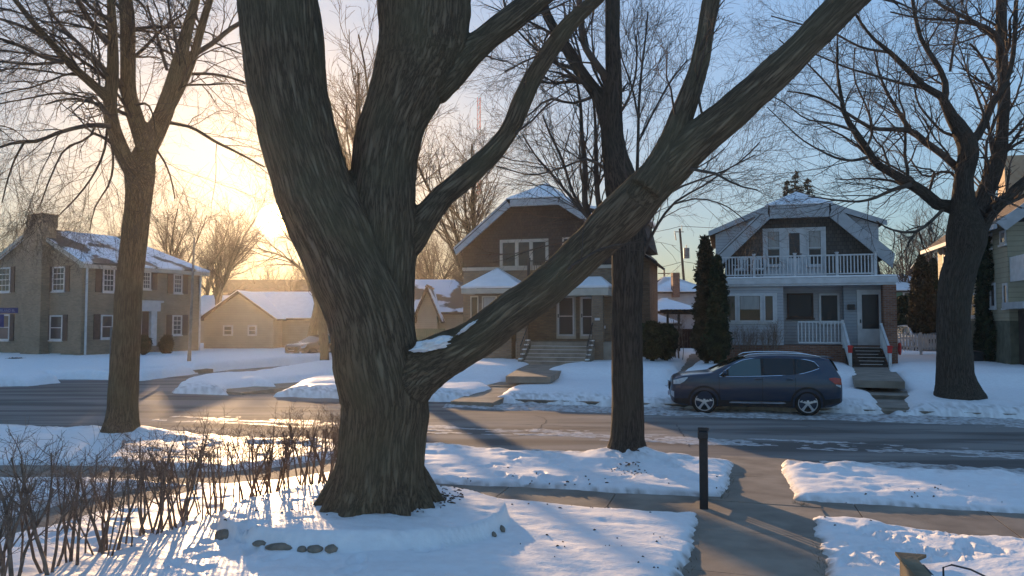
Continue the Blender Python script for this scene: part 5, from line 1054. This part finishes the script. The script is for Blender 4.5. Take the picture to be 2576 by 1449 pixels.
bghouse('far_house', 'small house with snowy roof in the gap right of the brown brick house', 470, 545, 70, 788, 740, 860, SIDB, ROOFSH, axis='x', depth=9)
bghouse('far_house', 'cottage with patchy snow on its steep roof, left of the dark gabled house', 1020, 1172, 52, 778, 697, 868, SIDB, ROOFSH, axis='x', depth=8, snow=True, snowm=PATCHY, windows=((1098, 790, 1112, 812),))
bghouse('far_gable', 'small front gable wing of the cottage seen beside the maple trunk', 1050, 1100, 50.5, 776, 718, 866, SIDB, ROOFSH, axis='y', depth=3, cat='house', snow=True, snowm=PATCHY)
bghouse('far_house', 'cream house with big hipped snowy roof and brick chimney behind the utility pole', 1640, 1790, 62, 731, 690, 812, SIDW, ROOFSH, axis='x', hip=3.0, depth=9, chimney=(1690, 1707, 687, 748))
bghouse('garage', 'garage with snowy hipped roof behind the dark pergola', 1628, 1765, 50, 779, 748, 835, SIDW, ROOFSH, axis='x', hip=2.0, depth=6, cat='garage')
bghouse('garage', 'nearest low garage with snow-covered roof beside the gabled house', 1600, 1694, 44, 809, 779, 860, REDBRICK, ROOFSH, axis='x', hip=1.2, depth=5, cat='garage')
bghouse('green_house', 'green sided house with snowy roof right of the balcony house', 2215, 2340, 58, 727, 684, 850, SIDGR, ROOFSH, axis='x', depth=8, windows=((2272, 733, 2294, 763),))
bghouse('garage', 'little white garage beside the trunk of the spreading tree', 2331, 2375, 46, 792, 779, 848, SIDW, ROOFSH, axis='y', depth=5, cat='garage')
bghouse('far_house', 'distant dark house closing the view behind the yellow house', 2380, 2640, 75, 700, 640, 850, SIDG, ROOFSH, axis='x', depth=8)
bghouse('far_house', 'distant grey house behind the garages, left part hidden by the gabled house', 1500, 1640, 78, 735, 695, 850, SIDG, ROOFSH, axis='x', depth=8)
bghouse('far_house', 'distant pale house far right behind the balcony house', 1850, 2200, 80, 730, 690, 850, SIDB, ROOFSH, axis='x', depth=8)
bghouse('far_house', 'distant house beyond the far left brick house', -420, -30, 70, 690, 640, 880, SIDB, ROOFSH, axis='x', depth=8)

# ------------------------------------------------------------------ evergreens, fences, poles
def evergreen(name, u, vt, vb, d, w, label, seed, m=EVERG, n=9000, round_=False, cat='tree', size=.12, gz=None):
    zt = P(u, vt, d)[2]; zb = P(u, vb, d)[2]; x = P(u, 800, d)[0]; h = zt - zb; e = empty(name, (x, d, zb), 0, label, cat)
    r = w * d / F / 2
    def fn(n_, gq):
        t = gq.random(n_) ** .9; a_ = gq.uniform(0, 6.283, n_); q = 1 - .45 * gq.random(n_) ** 2
        prof = (np.sin(np.pi * (t * .93 + .04)) ** .55 if round_ else np.minimum(1, (t + .03) * 6) * (1 - t ** 2.4) ** .75 + .03)
        lump = 1 + .22 * fbm(np.c_[np.cos(a_) * 2.2, np.sin(a_) * 2.2, t * h * 1.9] + seed, 3) * 3.2
        rr_ = r * prof * q * lump; rr_ = np.maximum(0, rr_ + gq.normal(0, .07, n_) * (gq.random(n_) < .35)); return np.c_[np.cos(a_) * rr_, np.sin(a_) * rr_, t * h]
    tr_ = MB().path([(0, 0, -.2), (0, 0, h * .5), (0, 0, h * .9)], .1, 7, .02); tr_.build('trunk', BARK_B, e)
    leafcloud(n, fn, size, 'foliage', m, e, seed); return e
evergreen('arborvitae', 1776, 597, 905, 30.8, 58, 'tall columnar evergreen with browned side, left of the balcony house', 1, EVERGB, 16000)
evergreen('arborvitae', 1806, 645, 912, 30.2, 48, 'shorter dark columnar evergreen leaning against the balcony house corner', 2, EVERG, 13000)
evergreen('evergreen_shrub', 1640, 812, 900, 32, 62, 'rounded dark evergreen shrub right of the street tree trunk', 3, EVERG, 7000, True, 'shrub')
evergreen('evergreen_shrub', 1674, 818, 900, 33, 56, 'dark evergreen shrub beside the side path, under the snowy garages', 4, EVERG, 6000, True, 'shrub')
evergreen('arborvitae', 2322, 640, 850, 44, 58, 'broad dark columnar evergreen behind the picket fence', 5, EVERGB, 11000)
evergreen('arborvitae', 2352, 652, 850, 46, 40, 'narrow evergreen partly hidden by the spreading tree trunk', 6, EVERG, 8000)
evergreen('evergreen_shrub', 2275, 745, 850, 47, 60, 'dark evergreen thicket below the green house window', 7, EVERG, 6000, True, 'shrub')
evergreen('evergreen_shrub', 2316, 770, 850, 48, 60, 'dark evergreen thicket behind the silver car', 8, EVERG, 6000, True, 'shrub')
evergreen('door_shrub', 362, 845, 888, 45, 36, 'small shrub left of the brick house front door', 9, EVERGB, 2500, True, 'shrub')
evergreen('door_shrub', 420, 845, 890, 47, 26, 'small dark shrub right of the brick house front door', 10, EVERGB, 2500, True, 'shrub')
evergreen('ball_shrub', 42, 901, 934, 41, 68, 'low ball-shaped shrub on the snow before the brick house', 11, EVERGB, 4000, True, 'shrub', .07)
def spruce(u, vt, vb, d, label, seed):
    zt = P(u, vt, d)[2]; zb = P(u, vb, d)[2]; x = P(u, 800, d)[0]; h = zt - zb; e = empty('spruce_tree', (x, d, zb), 0, label, 'tree', 'spruces behind the balcony house'); gq = np.random.default_rng(seed)
    MB().path([(0, 0, 0), (0, 0, h * .6), (0, 0, h)], .16, 7, .02).build('trunk', BARK_B, e)
    def fn(n_, g_):
        nb = 120; bt = g_.random(nb) ** .8; ba = g_.uniform(0, 6.28, nb); k = g_.integers(0, nb, n_); f = g_.random(n_) ** .7; L_ = (1 - bt[k]) * h * .26 + .15; r_ = f * L_
        return np.c_[np.cos(ba[k]) * r_ + g_.normal(0, .06, n_), np.sin(ba[k]) * r_ + g_.normal(0, .06, n_), bt[k] * h - r_ * .25 + g_.normal(0, .05, n_)]
    leafcloud(6000, fn, .10, 'foliage', EVERG, e, seed)
spruce(2008, 432, 800, 60, 'middle and tallest spruce tip above the clipped gable', 1); spruce(1985, 452, 800, 61, 'left spruce tip above the clipped gable', 2); spruce(2038, 446, 800, 60, 'right spruce tip above the clipped gable', 3)
# white picket fence
e = empty('picket_fence', (*P(2258, 850, 38)[:2], float(P(0, 884, 38)[2])), 0, 'white picket fence in front of the silver car', 'fence'); L_ = P(2380, 850, 38)[0] - P(2258, 850, 38)[0]; b = MB(); n = 17
for i in range(n):
    x = L_ * i / (n - 1); b.prism([(x - .045, 0, .04), (x + .045, 0, .04), (x + .045, 0, .82), (x, 0, .9), (x - .045, 0, .82)], (0, .02, 0))
b.build('pickets', WHITEP, e); b = MB(); b.box(-.1, L_ + .1, .021, .06, .2, .28); b.box(-.1, L_ + .1, .021, .06, .62, .7); b.build('rail', WHITEP, e)
for x in (0, L_ / 2, L_): MB().box(x - .05, x + .05, .062, .16, -.3, .95).build('post', WHITEP, e)
# green board fence, left gap; dark fence and pergola, right gap
e = empty('board_fence', (*P(1020, 850, 44)[:2], float(P(0, 868, 44)[2])), 0, 'greenish board fence between the maple trunk and the gabled house', 'fence'); L_ = P(1120, 850, 44)[0] - P(1020, 850, 44)[0]; b = MB()
for i in range(18): b.box(L_ * i / 18 + .005, L_ * (i + 1) / 18 - .005, 0, .03, 0, .95)
b.build('boards', mat('greenish_board', (.12, .14, .08), (.17, .18, .11)), e); MB().box(0, L_, .031, .07, .85, .93).build('rail', DARKWOOD, e)
e = empty('dark_fence', (*P(1676, 850, 36)[:2], float(P(0, 876, 36)[2])), 0, 'dark red-brown board fence at the end of the side path', 'fence'); L_ = P(1756, 850, 36)[0] - P(1676, 850, 36)[0]; b = MB()
for i in range(12): b.box(L_ * i / 12 + .005, L_ * (i + 1) / 12 - .005, 0, .03, 0, .92)
b.build('boards', mat('red_brown_board', (.05, .02, .016), (.075, .03, .022)), e); MB().box(0, L_, .031, .07, .75, .85).build('rail', DARKWOOD, e)
e = empty('pergola', (*P(1678, 850, 37)[:2], float(P(0, 873, 37)[2])), 0, 'dark wooden pergola above the side path', 'pergola'); L_ = P(1765, 850, 37)[0] - P(1678, 850, 37)[0]; hh = (873 - 783) * 37 / F
for x in (.05, L_ * .35, L_): MB().box(x - .05, x + .05, 0, .1, -.2, hh - .16).build('post', DARKWOOD, e)
b = MB(); b.box(-.15, L_ + .2, 0, .1, hh - .155, hh); 
for i in range(9): x = L_ * i / 8; b.box(x - .02, x + .02, -.2, 1.6, hh + .002, hh + .09)
b.build('beams', DARKWOOD, e)
o = bpy.data.objects.new('bare_bush', SH[1]); COL.objects.link(o); p = P(1706, 850, 35.5); o.location = (p[0], p[1], .7); o.scale = (1.5, 1.2, 1.8); tag(o, 'leafless bush twisting up against the dark pergola', 'bush')
# utility pole with transformer and wires
e = empty('utility_pole', (*P(1728, 850, 70)[:2], .6), 0, 'leaning wooden utility pole with grey transformer above the garages', 'utility pole')
b = MB(); pa, pb = P(1731, 840, 70), P(1710, 575, 70); o3 = np.array(e.location); b.path([tuple(pa - o3), tuple(pb - o3)], .14, 8, .1); b.build('pole', DARKWOOD, e)
b = MB(); c = P(1727, 637, 70) - o3; b.path([(c[0], c[1], c[2] - .48), (c[0], c[1], c[2] + .48)], .27, 14); b.path([(c[0], c[1], c[2] + .48), (c[0], c[1], c[2] + .75)], .04, 6); b.build('transformer', GREYMET, e)
b = MB(); t_ = pb - o3; b.box(t_[0] - .5, t_[0] + .35, t_[1] - .05, t_[1] + .05, t_[2] - .35, t_[2] - .27); b.path([(t_[0] - .45, t_[1], t_[2] - .4), (t_[0] - .35, t_[1], t_[2] - 1.1)], .05, 6); b.path([(t_[0] + .2, t_[1], t_[2] - .2), (t_[0] + .2, t_[1], t_[2] + .3)], .03, 6); b.build('bracket', GREYMET, e)
def wire(pts, label, r=.022):
    q = []
    for i in range(len(pts) - 1):
        for k in range(8): f = k / 8; p_ = pts[i] + (pts[i + 1] - pts[i]) * f; p_ = p_ + np.array([0, 0, -.5 * 4 * f * (1 - f)]); q.append(p_)
    q.append(pts[-1]); o = MB().path([tuple(a) for a in q], r, 5).build('power_line', IRON); tag(o, label, 'wire', 'power lines at the utility pole')
wire([P(1480, 580, 66), P(1712, 569, 70), P(2240, 552, 74)], 'topmost power line running over the utility pole')
wire([P(1500, 672, 70), P(1718, 658, 70), P(2250, 690, 70)], 'lower power line at transformer height')
wire([P(1640, 700, 90), P(1717, 661, 70)], 'slanting power line falling left from the pole')
e = empty('utility_pole', (*P(1672, 800, 120)[:2], .5), 0, 'small far utility pole above the snowy roofs', 'utility pole'); MB().path([(0, 0, 0), (0, 0, (850 - 672) * 120 / F - 1)], .14, 6).build('pole', DARKWOOD, e); zz = (850 - 682) * 120 / F - 1; MB().box(-1.0, 1.0, -.06, .06, zz, zz + .15).build('crossarm', DARKWOOD, e)
# lattice mast
e = empty('radio_mast', (*P(1204, 800, 260)[:2], 1.0), 0, 'thin red and white lattice radio mast in the sky left of the gabled house', 'mast'); hm = P(0, 246, 260)[2] - 1; w = .55
for part_i in range(7):
    b = MB(); z0_, z1_ = hm * part_i / 7, hm * (part_i + 1) / 7
    for (x, y) in ((-w, -w), (w, -w), (0, w)): b.path([(x, y, z0_), (x, y, z1_)], .09, 4)
    nn_ = 7
    for k in range(nn_): a0 = z0_ + (z1_ - z0_) * k / nn_; a1 = z0_ + (z1_ - z0_) * (k + 1) / nn_; b.path([(-w, -w, a0), (w, -w, a1)], .05, 4); b.path([(w, -w, a0), (0, w, a1)], .05, 4)
    b.build('mast_section', (REDR if part_i % 2 == 0 else WHITEP), e)
# posts on the left
e = empty('thin_pole', tuple(G(475, 921, .25)), 0, 'slim grey pole rising in front of the right end of the brick house', 'pole'); hp_ = 6.5; MB().path([(0, 0, -.2), (.03, 0, 1.0), (.16, 0, hp_)], .12, 8, .05).build('pole', GREYMET, e)
e = empty('parking_sign', tuple(G(277, 940, .15)), 0, 'parking sign seen edge-on just left of the left verge tree', 'sign'); hh = (940 - 823) * e.location[1] / F; MB().path([(0, 0, -.2), (0, 0, hh)], .045, 6).build('post', GREYMET, e)
o = MB().box(-.02, .02, .05, .4, hh - 1.3, hh - .1).build('sign_plate', WHITEP, e)
sp = P(-22, 800, 28); e = empty('street_sign', (sp[0], sp[1], .1), 0, 'blue street name sign at the left edge before the brick house', 'sign'); MB().path([(0, 0, 0), (0, 0, 3.3)], .035, 6).build('post', GREYMET, e)
zc = P(0, 781, 28)[2] - .1; xe = P(47, 781, 28)[0] - sp[0]; MB().box(-.1, xe, -.05, -.036, zc - .1, zc + .1).build('name_blade', SIGNB, e)
tcv = bpy.data.curves.new('t', 'FONT'); tcv.body = 'E CUMBERLAND BL'; tcv.size = .13; tcv.extrude = .002; tob = bpy.data.objects.new('t', tcv); COL.objects.link(tob)
dg = bpy.context.evaluated_depsgraph_get(); tm = bpy.data.meshes.new_from_object(tob.evaluated_get(dg)); bpy.data.objects.remove(tob); tm.materials.clear()
o = linkmesh('lettering', tm, SIGNW, e); o.rotation_euler = (R(90), 0, 0); o.location = (-.12, -.053, zc - .05); wd = max(v.co.x for v in tm.vertices); o.scale = ((xe + .02) / wd, 1, 1)
o = MB().box(-.1, P(12, 800, 28)[0] - sp[0], -.05, -.036, P(0, 830, 28)[2], P(0, 798, 28)[2]).build('blue_plate', SIGNB, e)

# ------------------------------------------------------------------ iron handrail at the front path
rb = G(1771, 1283, .155); dirc = unit(np.array([rb[0], rb[1] + .0, 0])); dirc = unit(dirc + np.array([.03, 0, 0])); ry = math.atan2(-dirc[0], dirc[1])
e = empty('handrail', (rb[0], rb[1], .155), ry, 'black iron handrail seen end-on at the corner of the path and pavement', 'railing'); hh = (1283 - 1076) * rb[1] / F
b = MB(); b.box(-.05, .05, -.05, .05, -.05, hh - .05); b.build('post', IRON, e, bevel=.006); MB().box(-.035, .04, .56, .63, -.05, hh - .16).build('post', IRON, e)
b = MB(); b.prism([(-.062, -.12, hh - .05), (.06, -.12, hh - .05), (.06, .66, hh - .15), (-.062, .66, hh - .15)], (0, 0, .05)); b.box(-.062, .06, -.14, -.06, hh - .14, hh - .048); b.build('top_rail', IRON, e, bevel=.008)
MB().box(-.02, .02, .04, .6, .1, .14).build('lower_rail', IRON, e)
for k in range(4): MB().box(-.012, .012, .14 + .12 * k, .165 + .12 * k, .14, hh - .08 - .015 * k).build('baluster', IRON, e)
# ------------------------------------------------------------------ wooden planter in the corner below the window
pc = P(2262, 1400, 3.0); e = empty('wooden_planter', (pc[0], pc[1], pc[2] - .45), R(-14), 'weathered wooden planter box heaped with snow, bottom right corner', 'planter')
b = MB(); b.box(0, .03, -.7, 0, 0, .45); b.box(0.032, 1.2, -.03, 0, 0, .40); b.box(.035, 1.2, -.7, -.67, 0, .45); b.build('box', WOOD, e, bevel=.004)
MB().prism([(-.012, .012, .452), (.10, .012, .450), (.05, -.06, .452), (.03, -.7, .455), (-.012, -.7, .455)], (0, 0, .012)).build('rim', WOOD, e)
gxx, gyy = np.meshgrid(np.linspace(.06, 1.2, 90), np.linspace(-.66, .02, 60)); zz = .435 + .045 * sstep(.06, .45, gxx) + .025 * fbm(np.c_[gxx.ravel() * 5, gyy.ravel() * 5, gxx.ravel() * 0], 3).reshape(gxx.shape) - .05 * np.exp(-((gxx - .62) ** 2 + (gyy + .3) ** 2) / .02)
gi = np.arange(90 * 60).reshape(60, 90); q = np.c_[gi[:-1, :-1].ravel(), gi[:-1, 1:].ravel(), gi[1:, 1:].ravel(), gi[1:, :-1].ravel()]
linkmesh('snow', npmesh('snow', np.c_[gxx.ravel(), gyy.ravel(), zz.ravel()], q), SNOW, e, True)
b = MB(); b.path([(.10, -.2, .40), (.10, -.2, .478), (.125, -.21, .492), (.18, -.23, .486), (.225, -.26, .47), (.25, -.28, .43)], .0035, 6); b.build('wire_loop', IRON, e)
MB().box(.05, .075, -.62, -.05, .30, .44).build('inner_strip', PLAST, e)  # black strip along the inner side of the left board

# ------------------------------------------------------------------ cars
def car(name, paint, loc, rz, label, rails=True):
    xs = np.array([-2.31, -2.30, -2.26, -2.18, -2.0, -1.7, -1.35, -1.19, -.95, -.7, -.44, -.17, .2, .7, 1.2, 1.6, 1.8, 1.97, 2.06, 2.15, 2.24, 2.29, 2.31])
    zt = np.array([.62, .74, .90, 1.00, 1.06, 1.10, 1.135, 1.155, 1.27, 1.395, 1.52, 1.60, 1.645, 1.655, 1.64, 1.61, 1.585, 1.55, 1.42, 1.22, 1.08, .80, .66])
    zb = np.array([.50, .42, .34, .28, .24, .22, .22, .22, .22, .22, .22, .22, .22, .22, .22, .22, .23, .26, .29, .33, .38, .44, .52])
    hwx = np.array([.48, .60, .72, .81, .87, .895, .905, .905, .905, .905, .905, .905, .905, .905, .905, .90, .89, .87, .85, .82, .77, .68, .55])
    fx = np.linspace(-2.31, 2.31, 120); ZT = np.interp(fx, xs, zt); ZB = np.interp(fx, xs, zb); HW = np.interp(fx, xs, hwx)
    def side(x, z):                                          # half width of the body at (x, z)
        h = np.interp(x, xs, hwx); z = np.asarray(z, float)
        k = np.interp(z, [.2, .35, .62, .9, 1.06, 1.12, 1.55, 1.65], [.93, .965, 1.0, .995, .965, .93, .76, .70]); return h * k
    nk = 15; V = []
    for x, a, c in zip(fx, ZT, ZB):
        rc = min(.10, (a - c) * .3); zs = list(np.linspace(c, a - rc, 9)); ring = [(side(x, z), z) for z in zs]
        y0_ = side(x, a - rc); 
        for an in (.35, .7, 1.05, 1.35): ring.append((y0_ - rc * 1.3 * (1 - math.cos(an)), a - rc + rc * math.sin(an)))
        ring.append((y0_ * .45, a + .012)); ring.append((0, a + .018)); V.append(ring)
    nk = len(V[0]); vv = []; full = 2 * nk - 1 + 0
    for x, ring in zip(fx, V):
        row = [(x, -y, z) for y, z in ring] + [(x, y, z) for y, z in ring[-2::-1]]; vv.append(row)
    m_ = len(vv[0]); allv = [p for r_ in vv for p in r_]; fa = []
    for i in range(len(fx) - 1):
        for k in range(m_ - 1): fa.append((i * m_ + k, i * m_ + k + 1, (i + 1) * m_ + k + 1, (i + 1) * m_ + k))
        fa.append((i * m_ + m_ - 1, i * m_, (i + 1) * m_, (i + 1) * m_ + m_ - 1))
    fa.append(tuple(range(m_))); fa.append(tuple((len(fx) - 1) * m_ + k for k in range(m_ - 1, -1, -1)))
    me = bpy.data.meshes.new('body'); me.from_pydata(allv, [], fa); bm = bmesh.new(); bm.from_mesh(me); bmesh.ops.recalc_face_normals(bm, faces=bm.faces); bm.to_mesh(me); bm.free()
    o = bpy.data.objects.new('tmp', me); COL.objects.link(o); WX = (-1.385, 1.345); cut = bpy.data.meshes.new('cut'); bm = bmesh.new()
    for wx in WX:
        for sy in (-1, 1):
            r_ = bmesh.ops.create_cone(bm, cap_ends=True, segments=40, radius1=.40, radius2=.40, depth=.42)
            for v in r_['verts']: v.co = (v.co.x + wx, sy * .86 + v.co.z, v.co.y + .345)
    bm.to_mesh(cut); bm.free(); oc = bpy.data.objects.new('cut', cut); COL.objects.link(oc); md = o.modifiers.new('b', 'BOOLEAN'); md.operation = 'DIFFERENCE'; md.object = oc; md.solver = 'EXACT'
    dg = bpy.context.evaluated_depsgraph_get(); m2 = bpy.data.meshes.new_from_object(o.evaluated_get(dg)); bpy.data.objects.remove(o); bpy.data.objects.remove(oc); m2.materials.clear()
    e = empty(name, loc, rz, label, 'car'); body = linkmesh('body', m2, paint, e, True)
    if hasattr(m2, 'set_sharp_from_angle'): m2.set_sharp_from_angle(angle=R(35))
    def patch(nm, top, bot, m, off=.004, sides=(-1, 1), par=None, n=26, rows=6):
        xa = np.linspace(max(top[0][0], bot[0][0]), min(top[-1][0], bot[-1][0]), n); zt_ = np.interp(xa, *zip(*top)); zb_ = np.interp(xa, *zip(*bot)); out = None
        for sy in sides:
            V_ = []; F_ = []
            for i, x in enumerate(xa):
                for k in range(rows): z = zb_[i] + (zt_[i] - zb_[i]) * k / (rows - 1); V_.append((x, sy * (float(side(x, z)) + off), z))
            for i in range(n - 1):
                for k in range(rows - 1): F_.append((i * rows + k, i * rows + k + 1, (i + 1) * rows + k + 1, (i + 1) * rows + k))
            mm = bpy.data.meshes.new(nm); mm.from_pydata(V_, [], F_); out = linkmesh(nm, mm, m, par or e, True)
        return out
    wt = [(-.97, 1.075), (-.82, 1.20), (-.66, 1.32), (-.5, 1.42), (-.35, 1.49), (-.1, 1.54), (.3, 1.56), (.9, 1.555), (1.3, 1.53), (1.55, 1.475), (1.66, 1.36), (1.67, 1.33)]
    wb = [(-.97, 1.07), (.1, 1.095), (.9, 1.13), (1.2, 1.17), (1.48, 1.25), (1.67, 1.32)]
    patch('window_frame', [(x, z + .025) for x, z in wt], [(x, z - .022) for x, z in wb], CHROME, .003); patch('window_seal', [(x, z + .012) for x, z in wt], [(x, z - .01) for x, z in wb], PLAST, .006)
    def cl(l, a, b_): xa = [a] + [x for x, _ in l if a < x < b_] + [b_]; X_, Z_ = zip(*l); return [(x, float(np.interp(x, X_, Z_))) for x in xa]
    for (a_, b__, gm) in ((-.72, .14, CARGL2), (.22, 1.0, CARGL), (1.06, 1.62, CARGL)): patch('side_window', cl(wt, a_, b__), cl(wb, a_, b__), gm, .009)
    for x in (-.98, .17, 1.03): patch('door_seam', [(x - .006, 1.05), (x + .006, 1.05)], [(x - .006, .38), (x + .006, .38)], PLAST, .002, n=2)
    patch('sill_cladding', [(-1.02, .40), (.95, .40)], [(-1.02, .23), (.95, .23)], PLAST, .012); patch('sill_trim', [(-.72, .345), (-.66, .375), (.68, .375), (.78, .345)], [(-.72, .335), (-.66, .32), (.68, .32), (.78, .335)], CHROME, .02)
    patch('bumper_cladding', [(-2.2, .42), (-1.8, .44)], [(-2.2, .30), (-1.8, .26)], PLAST, .008); patch('bumper_cladding', [(1.76, .45), (2.2, .5)], [(1.76, .28), (2.2, .38)], PLAST, .008)
    for wx in WX:                                            # arch lips
        for sy in (-1, 1):
            b = MB(); n = 22
            for i in range(n): 
                a0 = math.pi * (-.08 + 1.16 * i / n); a1 = math.pi * (-.08 + 1.16 * (i + 1) / n)
                q = [(wx + r_ * math.cos(a), r_, .345 + r_ * math.sin(a)) for a, r_ in ((a0, .395), (a1, .395), (a1, .455), (a0, .455))]
                b.prism([(x, sy * (float(side(x, max(z, .25))) - .06), z) for x, _, z in q], (0, sy * .072, 0))
            b.build('arch_trim', PLAST, e)
    patch('headlight', [(-2.22, .93), (-2.0, 1.0), (-1.83, 1.03)], [(-2.22, .82), (-2.05, .83), (-1.93, .9), (-1.83, 1.0)], LAMPG, .008); patch('fog_light_trim', [(-2.27, .63), (-2.2, .62)], [(-2.27, .5), (-2.18, .42)], CHROME, .012)
    patch('tail_light', [(1.9, 1.04), (2.05, 1.06), (2.24, 1.03)], [(1.9, 1.0), (2.06, .88), (2.24, .86)], TAILG, .010); patch('reversing_light', [(2.08, .87), (2.22, .85)], [(2.08, .84), (2.22, .78)], LAMPG, .012)
    for sy in (-1, 1):
        b = MB(); s = sy * .93; b.path([(-.86, sy * .86, 1.10), (-.84, sy * .97, 1.13)], .03, 6); mo = b.build('mirror_arm', PLAST, e)
        mo2 = blob('mirror', (-.84, sy * 1.02, 1.17), .06, .11, .075, paint, e, 1, .02, 0, 2)
        for x in (-.02, .8): MB().box(x, x + .17, sy * .90, sy * .935, 0.985, 1.01).build('door_handle', paint, e)
        if rails:
            b = MB(); ry_ = sy * .60; b.path([(-.28, ry_, 1.60), (-.15, ry_, 1.665), (.2, ry_, 1.70), (.8, ry_, 1.71), (1.3, ry_, 1.69), (1.62, ry_, 1.64), (1.75, ry_, 1.60)], .02, 6); rr_ = b.build('roof_rail', CHROME, e, True)
        for wx in WX:
            w = empty('wheel', (wx, sy * .80, .345), 0); w.parent = e
            bm = bmesh.new(); R_, r0 = .345, .255; prof = [(r0, -.09), (R_ - .03, -.11), (R_, -.08), (R_, .08), (R_ - .03, .11), (r0, .09)]; N = 40; vs = [[bm.verts.new((rr * math.cos(2 * math.pi * i / N), yy, rr * math.sin(2 * math.pi * i / N))) for rr, yy in prof] for i in range(N)]
            for i in range(N):
                for k in range(len(prof)): bm.faces.new((vs[i][k], vs[i][(k + 1) % 6], vs[(i + 1) % N][(k + 1) % 6], vs[(i + 1) % N][k]))
            bmesh.ops.recalc_face_normals(bm, faces=bm.faces); tm = bpy.data.meshes.new('tyre'); bm.to_mesh(tm); bm.free(); linkmesh('tyre', tm, TIRE, w, True)
            b = MB(); yo = sy * .085
            b.path([(0, -sy * .05, 0), (0, sy * .02, 0)], .25, 28); b.build('brake_disc', PLAST, w)
            b = MB()
            for i in range(28): a0, a1 = 2 * math.pi * i / 28, 2 * math.pi * (i + 1) / 28; b.prism([(q * math.cos(a), yo, q * math.sin(a)) for a, q in ((a0, .238), (a1, .238), (a1, .258), (a0, .258))], (0, -sy * .1, 0))
            for i in range(5):
                a = 2 * math.pi * i / 5 + .3; ca, sa = math.cos(a), math.sin(a)
                for (r_a, wa, r_b, wb_) in ((.03, .03, .15, .028), (.15, .028, .24, .042)):
                    b.prism([(ca * r_a - sa * wa, yo, sa * r_a + ca * wa), (ca * r_a + sa * wa, yo, sa * r_a - ca * wa), (ca * r_b + sa * wb_, yo - sy * .01, sa * r_b - ca * wb_), (ca * r_b - sa * wb_, yo - sy * .01, sa * r_b + ca * wb_)], (0, -sy * .025, 0))
            b.path([(0, yo - sy * .03, 0), (0, yo + sy * .008, 0)], .04, 12); b.build('rim', ALLOY, w)
    # windscreen, rear window, grille
    def top(x): return float(np.interp(x, xs, zt))
    V_ = []; F_ = []; xa = np.linspace(-1.14, -.24, 8)
    for x in xa:
        hw = float(side(x, top(x) - .1)) - .10
        for f in np.linspace(-1, 1, 9): V_.append((x - .004, hw * f, top(x) + .018 + .006 - .010 * abs(f) - .03 * max(0, abs(f) - .8)))
    for i in range(7):
        for k in range(8): F_.append((i * 9 + k, i * 9 + k + 1, (i + 1) * 9 + k + 1, (i + 1) * 9 + k))
    mm = bpy.data.meshes.new('windscreen'); mm.from_pydata(V_, [], F_); linkmesh('windscreen', mm, CARGL, e, True)
    V_ = []; F_ = []; xa = np.linspace(1.99, 2.16, 6)
    for x in xa:
        hw = float(side(x, top(x) - .1)) - .10
        for f in np.linspace(-1, 1, 9): V_.append((x + .03, hw * f, top(x) + .026))
    for i in range(5):
        for k in range(8): F_.append((i * 9 + k, i * 9 + k + 1, (i + 1) * 9 + k + 1, (i + 1) * 9 + k))
    mm = bpy.data.meshes.new('rear_window'); mm.from_pydata(V_, [], F_); linkmesh('rear_window', mm, CARGL, e, True)
    b = MB().box(-2.335, -2.28, -.36, .36, .62, .84); b.build('grille', PLAST, e, bevel=.02); b = MB(); b.box(-2.345, -2.336, -.34, .34, .84, .855); b.path([(-2.345, -.34, .72), (-2.35, -.2, .68), (-2.35, .2, .68), (-2.345, .34, .72)], .012, 6); b.build('grille_trim', CHROME, e)
    MB().box(-2.345, -2.31, -.2, .2, .45, .55).build('number_plate', SIGNW, e); MB().box(2.30, 2.335, -.2, .2, .72, .83).build('number_plate', SIGNW, e)
    MB().box(1.55, 2.1, -.55, .55, 1.58, 1.60).build('spoiler', paint, e, bevel=.008)
    return e
cc = G(1903, 1035, 0)
car('parked_suv', BLUEP, (G(1903, 1043, 0)[0] + .12, G(1903, 1043, 0)[1] + .75, 0.0), -R(10), 'dark blue sport utility car parked at the far kerb, facing left').scale = (.97, .97, .955)
car('parked_car', BLACKP, (*G(806, 906, 0)[:2], 0.02), R(55), 'black car parked on the side road behind the huge maple, facing the camera', rails=False)
car('parked_car', SILVP, (*P(2312, 850, 45)[:2], float(P(0, 885, 45)[2]) - .05), R(82), 'silver car parked behind the white picket fence', rails=False)

# ------------------------------------------------------------------ the air
b = MB().box(-75, 95, -6, 150, -1.2, 42); hz = b.build('haze', None); hz.visible_shadow = True
m = bpy.data.materials.new('haze'); m.use_nodes = True; nt = m.node_tree; nt.nodes.clear(); out = nt.nodes.new('ShaderNodeOutputMaterial'); pv = nt.nodes.new('ShaderNodeVolumePrincipled')
pv.inputs['Color'].default_value = (1, .95, .88, 1); pv.inputs['Density'].default_value = .00042; pv.inputs['Anisotropy'].default_value = .8
nt.links.new(pv.outputs[0], out.inputs['Volume']); hz.data.materials.append(m); tag(hz, 'thin golden haze in the winter air', 'haze', kind='stuff')
